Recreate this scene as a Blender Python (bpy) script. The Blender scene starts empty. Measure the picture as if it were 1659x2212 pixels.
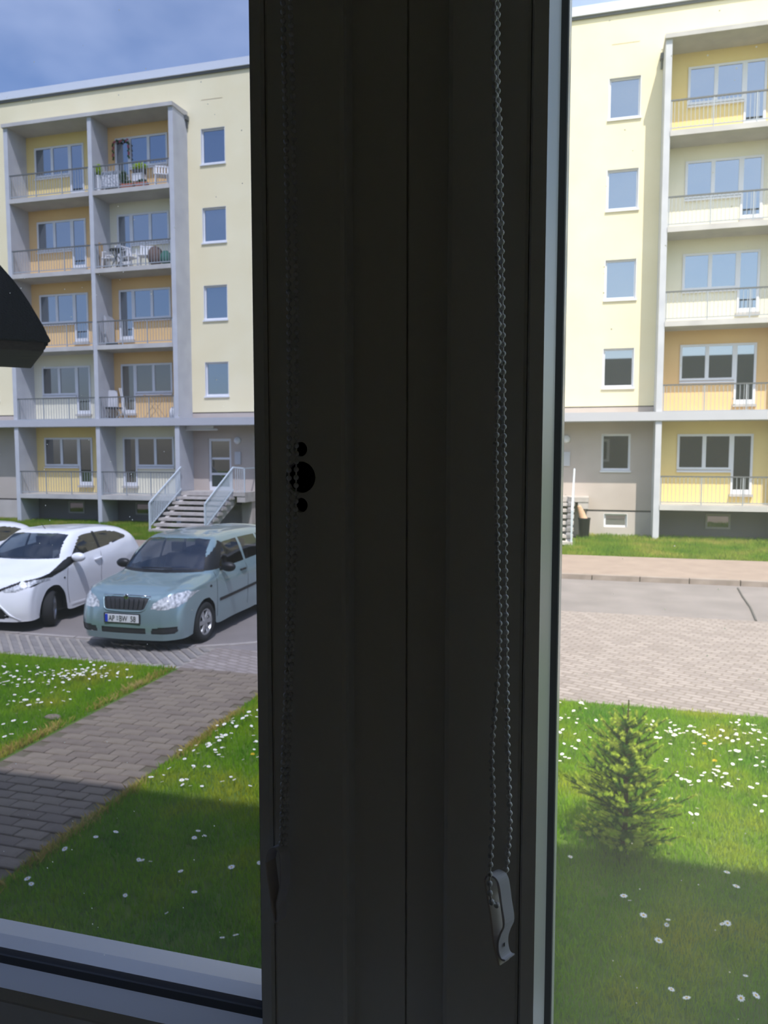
import bpy, bmesh, math, random
import numpy as np
from mathutils import Vector, Matrix
random.seed(7)
RNG = np.random.default_rng(11)
SC = bpy.context.scene
COL = SC.collection
PI = math.pi

# ------------------------------------------------------------------ camera
F_PX = 1650.0
CAM = Vector((0.0, 0.0, 2.8))
yaw, pitch = math.radians(15.363), math.radians(-4.504)
fw = Vector((-math.sin(yaw) * math.cos(pitch), math.cos(yaw) * math.cos(pitch), math.sin(pitch)))
rt = Vector((math.cos(yaw), math.sin(yaw), 0))
up = rt.cross(fw)
cd = bpy.data.cameras.new('camera')
cam = bpy.data.objects.new('camera', cd)
COL.objects.link(cam)
cam.matrix_world = Matrix(((rt.x, up.x, -fw.x, CAM.x), (rt.y, up.y, -fw.y, CAM.y), (rt.z, up.z, -fw.z, CAM.z), (0, 0, 0, 1)))
cd.sensor_fit = 'HORIZONTAL'
cd.sensor_width = 36.0
cd.lens = 36.0 * F_PX / 1659.0
cd.clip_start = 0.01
cd.clip_end = 400
cd.dof.use_dof = True
cd.dof.focus_distance = 0.64
cd.dof.aperture_fstop = cd.lens / 1000 / 0.0013
SC.camera = cam

# ------------------------------------------------------------------ world, sun, exposure
SUN_TRAVEL = Vector((-0.475, 1.0, -1.87)).normalized()
w = bpy.data.worlds.new('sky_world')
SC.world = w
w.use_nodes = True
nt = w.node_tree
nt.nodes.clear()
out = nt.nodes.new('ShaderNodeOutputWorld')
bg = nt.nodes.new('ShaderNodeBackground')
sky = nt.nodes.new('ShaderNodeTexSky')
sky.sky_type = 'NISHITA'
sky.sun_disc = False
sky.sun_elevation = math.radians(59)
sky.sun_rotation = math.radians(155)
sky.air_density = 1.0
sky.dust_density = 1.2
tc = nt.nodes.new('ShaderNodeTexCoord')
mp = nt.nodes.new('ShaderNodeMapping')
mp.inputs['Scale'].default_value = (1.6, 1.6, 3.2)
mp.inputs['Location'].default_value = (0.35, 0.1, 0.2)
nz = nt.nodes.new('ShaderNodeTexNoise')
nz.inputs['Scale'].default_value = 1.5
nz.inputs['Detail'].default_value = 5
nz.inputs['Roughness'].default_value = 0.5
rp = nt.nodes.new('ShaderNodeMapRange')
rp.inputs['From Min'].default_value = 0.42
rp.inputs['From Max'].default_value = 0.72
rp.inputs['To Min'].default_value = 0.0
rp.inputs['To Max'].default_value = 0.5
mx = nt.nodes.new('ShaderNodeMix')
mx.data_type = 'RGBA'
mx.inputs['B'].default_value = (7.2, 7.6, 8.2, 1)
nt.links.new(tc.outputs['Generated'], mp.inputs['Vector'])
nt.links.new(mp.outputs['Vector'], nz.inputs['Vector'])
nt.links.new(nz.outputs['Fac'], rp.inputs['Value'])
nt.links.new(rp.outputs['Result'], mx.inputs['Factor'])
nt.links.new(sky.outputs['Color'], mx.inputs['A'])
nt.links.new(mx.outputs['Result'], bg.inputs['Color'])
nt.links.new(bg.outputs['Background'], out.inputs['Surface'])
bg.inputs['Strength'].default_value = 0.27

sd = bpy.data.lights.new('sun', 'SUN')
sd.energy = 5.6
sd.angle = math.radians(0.53)
sd.color = (1.0, 0.955, 0.88)
sun = bpy.data.objects.new('sun', sd)
COL.objects.link(sun)
sun.rotation_euler = SUN_TRAVEL.to_track_quat('-Z', 'Y').to_euler()
sun.location = (8, -16, 30)

vs = SC.view_settings
vs.view_transform = 'Standard'
vs.look = 'None'
vs.gamma = 1
vs.use_curve_mapping = False
vs.exposure = 0.22
SC.cycles.transparent_max_bounces = 10
SC.cycles.max_bounces = 7
SC.cycles.diffuse_bounces = 4
SC.cycles.glossy_bounces = 3
SC.cycles.caustics_reflective = False
SC.cycles.caustics_refractive = False

# ------------------------------------------------------------------ helpers
def lin(c):
    return tuple(((v / 255) / 12.92 if v / 255 <= 0.04045 else ((v / 255 + 0.055) / 1.055) ** 2.4) for v in c)

MATS = {}
def mat(name, rgb, rough=0.7, metal=0.0, var=0.0, scale=8.0, spec=0.5, bump=0.0, bscale=60.0, coat=0.0, coords='Object', rgb2=None, detail=4, stretch=None, contrast=(0.3, 0.7)):
    """principled surface; rgb in sRGB 0-255; var mixes towards rgb2 (or a darker tone) with noise"""
    m = bpy.data.materials.new(name)
    m.use_nodes = True
    n = m.node_tree
    b = n.nodes['Principled BSDF']
    c = lin(rgb)
    b.inputs['Base Color'].default_value = (*c, 1)
    b.inputs['Roughness'].default_value = rough
    b.inputs['Metallic'].default_value = metal
    b.inputs['Specular IOR Level'].default_value = spec
    if coat:
        b.inputs['Coat Weight'].default_value = coat
        b.inputs['Coat Roughness'].default_value = 0.03
    vec = None
    if var or rgb2 or bump:
        t = n.nodes.new('ShaderNodeTexCoord')
        vec = t.outputs[coords]
        if stretch:
            mpn = n.nodes.new('ShaderNodeMapping')
            mpn.inputs['Scale'].default_value = stretch
            n.links.new(vec, mpn.inputs['Vector'])
            vec = mpn.outputs['Vector']
    if var or rgb2:
        z = n.nodes.new('ShaderNodeTexNoise')
        z.inputs['Scale'].default_value = scale
        z.inputs['Detail'].default_value = detail
        r = n.nodes.new('ShaderNodeMapRange')
        r.inputs['From Min'].default_value = contrast[0]
        r.inputs['From Max'].default_value = contrast[1]
        x = n.nodes.new('ShaderNodeMix')
        x.data_type = 'RGBA'
        c2 = lin(rgb2) if rgb2 else tuple(v * (1 - var) for v in c)
        x.inputs['A'].default_value = (*c, 1)
        x.inputs['B'].default_value = (*c2, 1)
        n.links.new(vec, z.inputs['Vector'])
        n.links.new(z.outputs['Fac'], r.inputs['Value'])
        n.links.new(r.outputs['Result'], x.inputs['Factor'])
        n.links.new(x.outputs['Result'], b.inputs['Base Color'])
    if bump:
        z2 = n.nodes.new('ShaderNodeTexNoise')
        z2.inputs['Scale'].default_value = bscale
        z2.inputs['Detail'].default_value = 3
        bp = n.nodes.new('ShaderNodeBump')
        bp.inputs['Strength'].default_value = bump
        bp.inputs['Distance'].default_value = 0.01
        n.links.new(vec, z2.inputs['Vector'])
        n.links.new(z2.outputs['Fac'], bp.inputs['Height'])
        n.links.new(bp.outputs['Normal'], b.inputs['Normal'])
    MATS[name] = m
    return m

def glass_far(name, base, fac, rough=0.02, tint=(1, 1, 1)):
    """window glass with an unlit room behind it: dark body plus mirror reflection"""
    m = bpy.data.materials.new(name)
    m.use_nodes = True
    n = m.node_tree
    n.nodes.clear()
    o = n.nodes.new('ShaderNodeOutputMaterial')
    d = n.nodes.new('ShaderNodeBsdfDiffuse')
    d.inputs['Color'].default_value = (*lin(base), 1)
    g = n.nodes.new('ShaderNodeBsdfGlossy')
    g.inputs['Roughness'].default_value = rough
    g.inputs['Color'].default_value = (*tint, 1)
    x = n.nodes.new('ShaderNodeMixShader')
    x.inputs['Fac'].default_value = fac
    n.links.new(d.outputs[0], x.inputs[1])
    n.links.new(g.outputs[0], x.inputs[2])
    n.links.new(x.outputs[0], o.inputs['Surface'])
    return m

def glass_clear(name, tint, refl, dirt, dirt_col=(0.8, 0.8, 0.8), specks=False, speck_cut=0.965):
    """see-through glass: tinted transmission, mirror reflection, a film of dust, dust specks"""
    m = bpy.data.materials.new(name)
    m.use_nodes = True
    n = m.node_tree
    n.nodes.clear()
    o = n.nodes.new('ShaderNodeOutputMaterial')
    t = n.nodes.new('ShaderNodeBsdfTransparent')
    t.inputs['Color'].default_value = (*tint, 1)
    g = n.nodes.new('ShaderNodeBsdfGlossy')
    g.inputs['Roughness'].default_value = 0.01
    x = n.nodes.new('ShaderNodeMixShader')
    x.inputs['Fac'].default_value = refl
    n.links.new(t.outputs[0], x.inputs[1])
    n.links.new(g.outputs[0], x.inputs[2])
    last = x
    if dirt:
        tr = n.nodes.new('ShaderNodeBsdfTranslucent')
        tr.inputs['Color'].default_value = (*dirt_col, 1)
        x2 = n.nodes.new('ShaderNodeMixShader')
        n.links.new(last.outputs[0], x2.inputs[1])
        n.links.new(tr.outputs[0], x2.inputs[2])
        if specks:
            tcn = n.nodes.new('ShaderNodeTexCoord')
            v = n.nodes.new('ShaderNodeTexVoronoi')
            v.inputs['Scale'].default_value = 170
            v.inputs['Randomness'].default_value = 1.0
            n.links.new(tcn.outputs['Object'], v.inputs['Vector'])
            sp = n.nodes.new('ShaderNodeSeparateColor')
            n.links.new(v.outputs['Color'], sp.inputs['Color'])
            gt = n.nodes.new('ShaderNodeMath')
            gt.operation = 'GREATER_THAN'
            gt.inputs[1].default_value = speck_cut
            n.links.new(sp.outputs[0], gt.inputs[0])
            lt = n.nodes.new('ShaderNodeMath')
            lt.operation = 'LESS_THAN'
            lt.inputs[1].default_value = 0.115
            n.links.new(v.outputs['Distance'], lt.inputs[0])
            mu = n.nodes.new('ShaderNodeMath')
            mu.operation = 'MULTIPLY'
            n.links.new(gt.outputs[0], mu.inputs[0])
            n.links.new(lt.outputs[0], mu.inputs[1])
            ma = n.nodes.new('ShaderNodeMath')
            ma.operation = 'MULTIPLY_ADD'
            ma.use_clamp = True
            ma.inputs[1].default_value = 0.6
            n.links.new(mu.outputs[0], ma.inputs[0])
            # uneven film of dust
            zz = n.nodes.new('ShaderNodeTexNoise')
            zz.inputs['Scale'].default_value = 9
            n.links.new(tcn.outputs['Object'], zz.inputs['Vector'])
            rr = n.nodes.new('ShaderNodeMapRange')
            rr.inputs['To Min'].default_value = dirt * 0.75
            rr.inputs['To Max'].default_value = dirt * 1.25
            n.links.new(zz.outputs['Fac'], rr.inputs['Value'])
            n.links.new(rr.outputs['Result'], ma.inputs[2])
            n.links.new(ma.outputs[0], x2.inputs['Fac'])
        else:
            x2.inputs['Fac'].default_value = dirt
        last = x2
    n.links.new(last.outputs[0], o.inputs['Surface'])
    return m

def tag(o, label=None, cat=None, group=None, kind=None):
    if label: o['label'] = label
    if cat: o['category'] = cat
    if group: o['group'] = group
    if kind: o['kind'] = kind
    return o

def empty(name, loc, rz=0.0, label=None, cat=None, group=None, kind=None):
    o = bpy.data.objects.new(name, None)
    COL.objects.link(o)
    o.location = loc
    o.rotation_euler = (0, 0, rz)
    o.empty_display_size = 0.1
    return tag(o, label, cat, group, kind)

def root_loc(p):
    l = Vector((0, 0, 0))
    while p is not None:
        l = l + p.location
        p = p.parent
    return l

class MB:
    """collects shapes; build() links them as one mesh object"""
    def __init__(s):
        s.v = []; s.f = []
    def add(s, vs, fs):
        k = len(s.v)
        s.v += [tuple(p) for p in vs]
        s.f += [tuple(i + k for i in f) for f in fs]
        return s
    def box(s, x0, x1, y0, y1, z0, z1):
        vs = [(x, y, z) for z in (z0, z1) for y in (y0, y1) for x in (x0, x1)]
        return s.add(vs, [(0, 2, 3, 1), (4, 5, 7, 6), (0, 1, 5, 4), (2, 6, 7, 3), (0, 4, 6, 2), (1, 3, 7, 5)])
    def bar(s, a, b, wx, wz=None):
        """square bar between two points"""
        a = Vector(a); b = Vector(b); wz = wz or wx
        d = (b - a).normalized()
        u = d.cross(Vector((0, 0, 1)))
        if u.length < 1e-4: u = Vector((1, 0, 0))
        u.normalize()
        v = u.cross(d).normalized()
        u *= wx / 2; v *= wz / 2
        vs = [p + q for p in (a, b) for q in (-u - v, u - v, u + v, -u + v)]
        return s.add(vs, [(3, 2, 1, 0), (4, 5, 6, 7), (0, 1, 5, 4), (1, 2, 6, 5), (2, 3, 7, 6), (3, 0, 4, 7)])
    def tube(s, pts, r, n=8, r2=None, cap=True):
        pts = [Vector(p) for p in pts]
        m = len(pts)
        k = len(s.v)
        pu = None
        for i, p in enumerate(pts):
            d = (pts[min(i + 1, m - 1)] - pts[max(i - 1, 0)]).normalized()
            u = d.cross(Vector((0, 0, 1))) if pu is None else pu - d * pu.dot(d)
            if u.length < 1e-5: u = Vector((1, 0, 0))
            u.normalize(); pu = u
            v = d.cross(u)
            rr = r if r2 is None else r + (r2 - r) * i / (m - 1)
            for j in range(n):
                a = 2 * PI * j / n
                s.v.append(tuple(p + u * rr * math.cos(a) + v * rr * math.sin(a)))
        for i in range(m - 1):
            for j in range(n):
                s.f.append((k + i * n + j, k + i * n + (j + 1) % n, k + (i + 1) * n + (j + 1) % n, k + (i + 1) * n + j))
        if cap:
            s.f.append(tuple(k + j for j in reversed(range(n))))
            s.f.append(tuple(k + (m - 1) * n + j for j in range(n)))
        return s
    def lathe(s, prof, n=16, c=(0, 0, 0), axis='z', closed=False):
        k = len(s.v)
        m = len(prof)
        for (r, h) in prof:
            for j in range(n):
                a = 2 * PI * j / n
                p = (r * math.cos(a), r * math.sin(a), h)
                if axis == 'x': p = (p[2], p[0], p[1])
                elif axis == 'y': p = (p[0], p[2], p[1])
                s.v.append((p[0] + c[0], p[1] + c[1], p[2] + c[2]))
        rng = m if closed else m - 1
        for i in range(rng):
            i2 = (i + 1) % m
            for j in range(n):
                s.f.append((k + i * n + j, k + i * n + (j + 1) % n, k + i2 * n + (j + 1) % n, k + i2 * n + j))
        if not closed:
            s.f.append(tuple(k + j for j in reversed(range(n))))
            s.f.append(tuple(k + (m - 1) * n + j for j in range(n)))
        return s
    def blob(s, c, r, n=10, m=7, jit=0.0):
        k = len(s.v)
        rx, ry, rz = (r, r, r) if not isinstance(r, (tuple, list)) else r
        for i in range(m + 1):
            t = PI * i / m
            for j in range(n):
                a = 2 * PI * j / n
                q = 1 + random.uniform(-jit, jit)
                s.v.append((c[0] + rx * q * math.sin(t) * math.cos(a), c[1] + ry * q * math.sin(t) * math.sin(a), c[2] + rz * q * math.cos(t)))
        for i in range(m):
            for j in range(n):
                s.f.append((k + i * n + j, k + (i + 1) * n + j, k + (i + 1) * n + (j + 1) % n, k + i * n + (j + 1) % n))
        return s
    def prism(s, poly, axis, a, b):
        """polygon extruded along axis: poly points are the two other coordinates in order"""
        def P(p, h):
            return (h, p[0], p[1]) if axis == 'x' else ((p[0], h, p[1]) if axis == 'y' else (p[0], p[1], h))
        n = len(poly)
        vs = [P(p, a) for p in poly] + [P(p, b) for p in poly]
        fs = [tuple(range(n)), tuple(reversed(range(n, 2 * n)))] + [(i, n + i, n + (i + 1) % n, (i + 1) % n) for i in range(n)]
        return s.add(vs, fs)
    def mesh(s, name, offset=Vector((0, 0, 0)), smooth=False, fixn=True):
        me = bpy.data.meshes.new(name)
        me.from_pydata([(p[0] - offset[0], p[1] - offset[1], p[2] - offset[2]) for p in s.v], [], s.f)
        if fixn:
            bm = bmesh.new(); bm.from_mesh(me)
            bmesh.ops.recalc_face_normals(bm, faces=bm.faces)
            bm.to_mesh(me); bm.free()
        if smooth:
            me.polygons.foreach_set('use_smooth', [True] * len(me.polygons))
        me.update()
        return me
    def build(s, name, m, parent=None, smooth=False, loc=None, local=False, bevel=0.0, fixn=True):
        """world-space shapes become a child of parent; local=True keeps the coordinates as they are"""
        off = Vector((0, 0, 0))
        if not local:
            off = root_loc(parent)
            if loc is not None: off = Vector(loc)
        me = s.mesh(name, off, smooth, fixn)
        o = bpy.data.objects.new(name, me)
        COL.objects.link(o)
        if m is not None: me.materials.append(m)
        if parent is not None: o.parent = parent
        elif loc is not None: o.location = loc
        if bevel:
            b = o.modifiers.new('bevel', 'BEVEL'); b.width = bevel; b.segments = 2; b.limit_method = 'ANGLE'
        return o

def inst(name, me, parent, loc, rz=0.0):
    o = bpy.data.objects.new(name, me)
    COL.objects.link(o)
    if parent is not None: o.parent = parent
    o.location = loc
    o.rotation_euler = (0, 0, rz)
    return o

def copy_tree(o, parent=None):
    c = o.copy()
    COL.objects.link(c)
    c.parent = parent
    for ch in o.children:
        copy_tree(ch, c)
    return c

def sym(o):
    if len(o.data.polygons): o.data.polygons.foreach_set('use_smooth', [True] * len(o.data.polygons))
    return o

# ------------------------------------------------------------------ materials
cream = mat('cream_render', (240, 229, 193), 0.9, rgb2=(235, 222, 183), scale=0.8)
yellow = mat('yellow_render', (238, 214, 146), 0.9, rgb2=(234, 208, 138), scale=1.0)
orange = mat('orange_render', (236, 198, 140), 0.9, rgb2=(231, 191, 132), scale=1.0)
pale = mat('pale_render', (236, 231, 208), 0.9, rgb2=(231, 225, 200), scale=1.0)
concrete = mat('pale_grey_concrete', (196, 197, 200), 0.85, rgb2=(182, 183, 188), scale=2.0)
slabm = mat('grey_slab_concrete', (196, 192, 186), 0.85, rgb2=(176, 172, 168), scale=1.5)
canopym = mat('grey_canopy_sheet', (184, 184, 188), 0.6, var=0.06, scale=1.0)
greywall = mat('taupe_grey_render', (192, 180, 170), 0.9, rgb2=(182, 170, 160), scale=1.2)
plinthm = mat('grey_plinth_render', (196, 187, 180), 0.9, rgb2=(180, 172, 166), scale=1.5)
plinthd = mat('dark_plinth_render', (112, 108, 106), 0.9, var=0.12, scale=2)
jointm = mat('dark_joint', (88, 84, 82), 0.9)
white = mat('white_window_plastic', (226, 227, 230), 0.45, var=0.03, scale=3)
coping = mat('pale_metal_coping', (214, 218, 226), 0.4, var=0.04, scale=0.6)
rail = mat('galvanised_rail', (165, 170, 174), 0.5, metal=0.2, var=0.08, scale=6)
raild = mat('dark_handrail', (98, 100, 100), 0.5, var=0.08, scale=6)
rail_l = mat('painted_pale_railing', (198, 207, 212), 0.5, var=0.05, scale=6)
glassA = glass_far('sky_reflecting_glass', (34, 38, 44), 0.34, tint=(0.8, 0.9, 1.0))
glassD = glass_far('dark_window_glass', (26, 28, 28), 0.2)
curtain = mat('pale_curtain', (150, 140, 130), 0.9, var=0.25, scale=12, stretch=(6, 6, 0.4))
stone = mat('step_concrete', (192, 185, 178), 0.9, rgb2=(168, 160, 152), scale=4, bump=0.3, bscale=80)
asphalt = mat('grey_asphalt', (142, 134, 130), 0.95, rgb2=(126, 119, 115), scale=1.3, bump=0.5, bscale=180)
walkm = mat('pinkish_sidewalk', (158, 141, 127), 0.95, rgb2=(145, 128, 116), scale=2.2, bump=0.4, bscale=90)
kerbm = mat('kerb_stone', (158, 146, 136), 0.9, rgb2=(134, 122, 112), scale=5)
soil = mat('green_lawn_ground', (100, 118, 40), 0.95, rgb2=(76, 104, 32), scale=3.0)
black = mat('black_plastic', (20, 20, 21), 0.5)
rubber = mat('black_rubber', (30, 30, 31), 0.85)

# ------------------------------------------------------------------ ground
def slab(name, x0, x1, y0, y1, z1, m, label, thick=0.3):
    o = MB().box(x0, x1, y0, y1, z1 - thick, z1).build(name, m, None, loc=((x0 + x1) / 2, (y0 + y1) / 2, z1 - thick))
    return tag(o, label, 'ground', kind='structure')

FY = 26.07                      # facade plane of the flats opposite
XL, XR = -32.0, 12.0
near_lawn = slab('lawn', XL, XR, 0.95, 8.66, 0.0, soil, 'near lawn either side of the paved garden path')
slab('parking_asphalt', XL, XR, 9.72, 17.2, 0.0, asphalt, 'grey asphalt of the parking area and road')
slab('sidewalk', XL, XR, 17.36, 20.7, 0.08, walkm, 'pinkish sidewalk beyond the road', 0.38)
far_lawn = slab('far_lawn', XL, XR, 20.7, FY + 2, 0.03, soil, 'narrow lawn along the foot of the flats', 0.33)
slab('backing_ground', -90, 90, -60, 90, -0.32, soil, 'ground far around', 0.3)

# kerb of single stones between road and sidewalk
kerb = empty('kerb', (-2, 17.28, 0), label='row of kerb stones between road and far sidewalk', cat='kerb', kind='structure')
kme = MB().box(-0.49, 0.49, -0.08, 0.08, -0.2, 0.11).mesh('kerb_stone')
kme.materials.append(kerbm)
x = -31.0
while x < 11.5:
    inst('kerb_stone', kme, kerb, (x + 2 + 0.5, random.uniform(-.004, .004), random.uniform(-.006, .004)))
    x += 1.0

# cobbled strip on the right (pieces too small to pick apart) with brick-patterned relief
def cobble_mat(name, c1, c2, cm, sx, sy, rot):
    m = bpy.data.materials.new(name); m.use_nodes = True
    n = m.node_tree; b = n.nodes['Principled BSDF']
    t = n.nodes.new('ShaderNodeTexCoord'); mpn = n.nodes.new('ShaderNodeMapping')
    mpn.inputs['Rotation'].default_value = (0, 0, rot)
    k = n.nodes.new('ShaderNodeTexBrick')
    k.inputs['Color1'].default_value = (*lin(c1), 1); k.inputs['Color2'].default_value = (*lin(c2), 1); k.inputs['Mortar'].default_value = (*lin(cm), 1)
    k.inputs['Scale'].default_value = 1.0; k.inputs['Mortar Size'].default_value = 0.012
    k.inputs['Brick Width'].default_value = sx; k.inputs['Row Height'].default_value = sy
    n.links.new(t.outputs['Object'], mpn.inputs['Vector']); n.links.new(mpn.outputs['Vector'], k.inputs['Vector'])
    z = n.nodes.new('ShaderNodeTexNoise'); z.inputs['Scale'].default_value = 2.0
    n.links.new(t.outputs['Object'], z.inputs['Vector'])
    mxn = n.nodes.new('ShaderNodeMix'); mxn.data_type = 'RGBA'; mxn.blend_type = 'MULTIPLY'
    rr = n.nodes.new('ShaderNodeMapRange'); rr.inputs['To Min'].default_value = 0.0; rr.inputs['To Max'].default_value = 0.35
    n.links.new(z.outputs['Fac'], rr.inputs['Value']); n.links.new(rr.outputs['Result'], mxn.inputs['Factor'])
    mxn.inputs['B'].default_value = (0.6, 0.56, 0.52, 1)
    n.links.new(k.outputs['Color'], mxn.inputs['A']); n.links.new(mxn.outputs['Result'], b.inputs['Base Color'])
    bp = n.nodes.new('ShaderNodeBump'); bp.inputs['Strength'].default_value = 0.6; bp.inputs['Distance'].default_value = 0.01; bp.invert = True
    n.links.new(k.outputs['Fac'], bp.inputs['Height']); n.links.new(bp.outputs['Normal'], b.inputs['Normal'])
    b.inputs['Roughness'].default_value = 0.9
    return m
cobR = cobble_mat('pale_grey_setts', (166, 156, 149), (146, 136, 130), (132, 121, 112), 0.2, 0.1, 0.4)
strip_base = mat('sandy_joint_bed', (164, 157, 149), 0.95, rgb2=(148, 141, 131), scale=6)
slab('cobbled_yard', -5.15, XR, 8.66, 9.72, 0.006, cobR, 'grey cobbled setts at the end of the path and before the road', 0.302)
slab('cobbled_road', -3.2, XR, 9.72, 13.65, 0.006, cobR, 'pale cobbled part of the road on the right', 0.1)
ps = slab('paved_strip', XL, -5.15, 8.66, 9.72, 0.0, strip_base, 'strip of diagonal pavers between lawn and parked cars')

def paver_mesh(name, lx, ly, h, ch):
    b = MB()
    vs = []
    for (z, k) in ((-0.03, 0), (h - ch, 0), (h, ch)):
        vs += [(-lx / 2 + k, -ly / 2 + k, z), (lx / 2 - k, -ly / 2 + k, z), (lx / 2 - k, ly / 2 - k, z), (-lx / 2 + k, ly / 2 - k, z)]
    fs = [(8, 9, 10, 11)]
    for r in (0, 4):
        for j in range(4):
            fs.append((r + j, r + (j + 1) % 4, r + 4 + (j + 1) % 4, r + 4 + j))
    b.add(vs, fs)
    return b.mesh(name)

pav_mats = [mat('paver_grey_a', (134, 121, 106), 0.9, rgb2=(118, 106, 92), scale=9, bump=0.3, bscale=90),
            mat('paver_grey_b', (128, 115, 101), 0.9, rgb2=(112, 100, 88), scale=9, bump=0.3, bscale=90),
            mat('paver_grey_c', (138, 125, 109), 0.9, rgb2=(122, 110, 94), scale=9, bump=0.3, bscale=90)]
pm = []
for i, m_ in enumerate(pav_mats):
    me = paver_mesh('paver', 0.232, 0.116, 0.016, 0.006); me.materials.append(m_); pm.append(me)
path = MB().box(-5.13, -3.68, 0.95, 8.66, -0.29, 0.004).build('garden_path', mat('path_joint_sand', (112, 101, 86), 0.95, rgb2=(100, 94, 72), scale=10), None, loc=(-4.4, 4.8, 0))
tag(path, 'brick paved path leading from the building towards the parked cars', 'path', kind='structure')
row = 0
y = 8.66 - 0.062
while y > 3.1:
    off = 0.12 if row % 2 else 0.0
    x = -5.11 + 0.12 - off
    while x < -3.66:
        if x - 0.12 > -5.2 and x + 0.1 < -3.6:
            o = inst('paver', random.choice(pm), path, (x + 4.4, y - 4.8, random.uniform(0, 0.005)), random.uniform(-.02, .02))
            o.rotation_euler[0] = random.uniform(-.02, .02); o.rotation_euler[1] = random.uniform(-.015, .015)
        x += 0.24
    y -= 0.124
    row += 1
# diagonal pavers of the strip
dm = []
for c1, c2 in (((146, 140, 134), (126, 121, 117)), ((138, 132, 127), (118, 113, 110))):
    me = paver_mesh('paver', 0.245, 0.083, 0.014, 0.005); me.materials.append(mat('strip_paver', c1, 0.9, rgb2=c2, scale=9)); dm.append(me)
ca = math.radians(-45)
d1 = Vector((math.cos(ca), math.sin(ca))); d2 = Vector((-math.sin(ca), math.cos(ca)))
pl = ps.location
for r in range(-40, 40):
    for k in range(-14, 14):
        q = Vector((-7.6, 9.19)) + d2 * (r * 0.128) + d1 * (k * 0.25 + (r % 2) * 0.125)
        if -9.9 < q.x < -5.25 and 8.76 < q.y < 9.62:
            inst('paver', random.choice(dm), ps, (q.x - pl.x, q.y - pl.y, 0.3 - 0.002 + random.uniform(0, .004)), ca + random.uniform(-.02, .02))
# flush concrete edging round the asphalt
ed = empty('edging_strip', (-7.5, 9.72, 0), label='flush pale concrete edging in front of the parked cars', cat='edging', kind='structure')
eme = MB().box(-0.49, 0.49, -0.045, 0.045, -0.15, 0.014).mesh('edging_stone'); eme.materials.append(mat('edging_concrete', (172, 165, 158), 0.9, rgb2=(156, 148, 142), scale=7))
for k in range(9):
    inst('edging_stone', eme, ed, (-7.0 + k + 0.5 + 0.0, 0, 0))
for k in range(4):
    a = 0.5 + 0.12 * k
    o = inst('edging_stone', eme, ed, (2.05 + 0.62 * k * 0.8 + 0.25, 0.13 + 0.33 * k, 0), a); o.scale = (0.62, 1, 1)
# asphalt repair joint on the right
tag(MB().tube([(2.9, 16.9, 0.004), (2.82, 15.9, 0.006), (2.76, 14.8, 0.006), (2.64, 13.66, 0.006)], 0.02, 6).build('tar_joint', mat('tar', (92, 89, 86), 0.7, var=0.1), None, loc=(2.8, 15, 0)), 'dark tar joint across the asphalt at the right', 'joint', kind='structure')

# ------------------------------------------------------------------ the flats opposite
B = empty('apartment_building', (-6, FY, 0), label='cream five-storey apartment block with balcony towers across the road', cat='building')

def wall_with_holes(name, x0, x1, z0, z1, holes, m, y=FY, depth=0.16):
    xs = sorted(set([x0, x1] + [v for h in holes for v in h[:2] if x0 < v < x1]))
    zs = sorted(set([z0, z1] + [v for h in holes for v in h[2:] if z0 < v < z1]))
    b = MB()
    for i in range(len(xs) - 1):
        for j in range(len(zs) - 1):
            cx, cz = (xs[i] + xs[i + 1]) / 2, (zs[j] + zs[j + 1]) / 2
            if any(h[0] < cx < h[1] and h[2] < cz < h[3] for h in holes): continue
            b.box(xs[i], xs[i + 1], y, y + depth, zs[j], zs[j + 1])
    bm = bmesh.new()
    me = bpy.data.meshes.new(name)
    off = B.location
    me.from_pydata([(p[0] - off.x, p[1] - off.y, p[2] - off.z) for p in b.v], [], b.f)
    bm.from_mesh(me)
    bmesh.ops.remove_doubles(bm, verts=bm.verts, dist=1e-4)
    # drop the inner faces two neighbouring cells share
    seen = {}
    for f in bm.faces:
        k = tuple(sorted(v.index for v in f.verts)); seen.setdefault(k, []).append(f)
    bmesh.ops.delete(bm, geom=[f for l in seen.values() if len(l) > 1 for f in l], context='FACES_ONLY')
    bmesh.ops.recalc_face_normals(bm, faces=bm.faces)
    bm.to_mesh(me); bm.free()
    o = bpy.data.objects.new(name, me); COL.objects.link(o); o.parent = B
    me.materials.append(m)
    return o

# core behind the skin
MB().box(-31.8, 11.8, FY + 0.16, FY + 10, 0.0, 16.5).build('core', plinthd, B)

# ---- single windows (stair / kitchen column windows)
def make_single(w_, h_, pane_m, sill=True):
    """frame, pane, sill meshes; origin at the bottom left corner of the opening, y = wall face"""
    fr = MB(); t = 0.065; y0, y1 = 0.09, 0.15; s = 0.07 if sill else 0.0
    fr.box(0, t, y0, y1, s, h_).box(w_ - t, w_, y0, y1, s, h_).box(t, w_ - t, y0, y1, s, s + t).box(t, w_ - t, y0, y1, h_ - t, h_)
    f_ = fr.mesh('window'); f_.materials.append(white)
    p_ = MB().box(t, w_ - t, 0.115, 0.125, s + t, h_ - t).mesh('pane'); p_.materials.append(pane_m)
    s_ = None
    if sill:
        s_ = MB().prism([(-0.05, 0.0), (-0.05, 0.05), (0.12, 0.085), (0.12, 0.0)], 'x', -0.03, w_ + 0.03).mesh('sill'); s_.materials.append(white)
    # white plastered reveals
    r_ = MB().prism([(0, s), (0.018, s), (0.018, h_ - 0.012), (w_ - 0.018, h_ - 0.012), (w_ - 0.018, s), (w_, s), (w_, h_), (0, h_)], 'y', 0.004, 0.1).mesh('reveal'); r_.materials.append(white)
    return f_, p_, s_, r_

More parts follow.
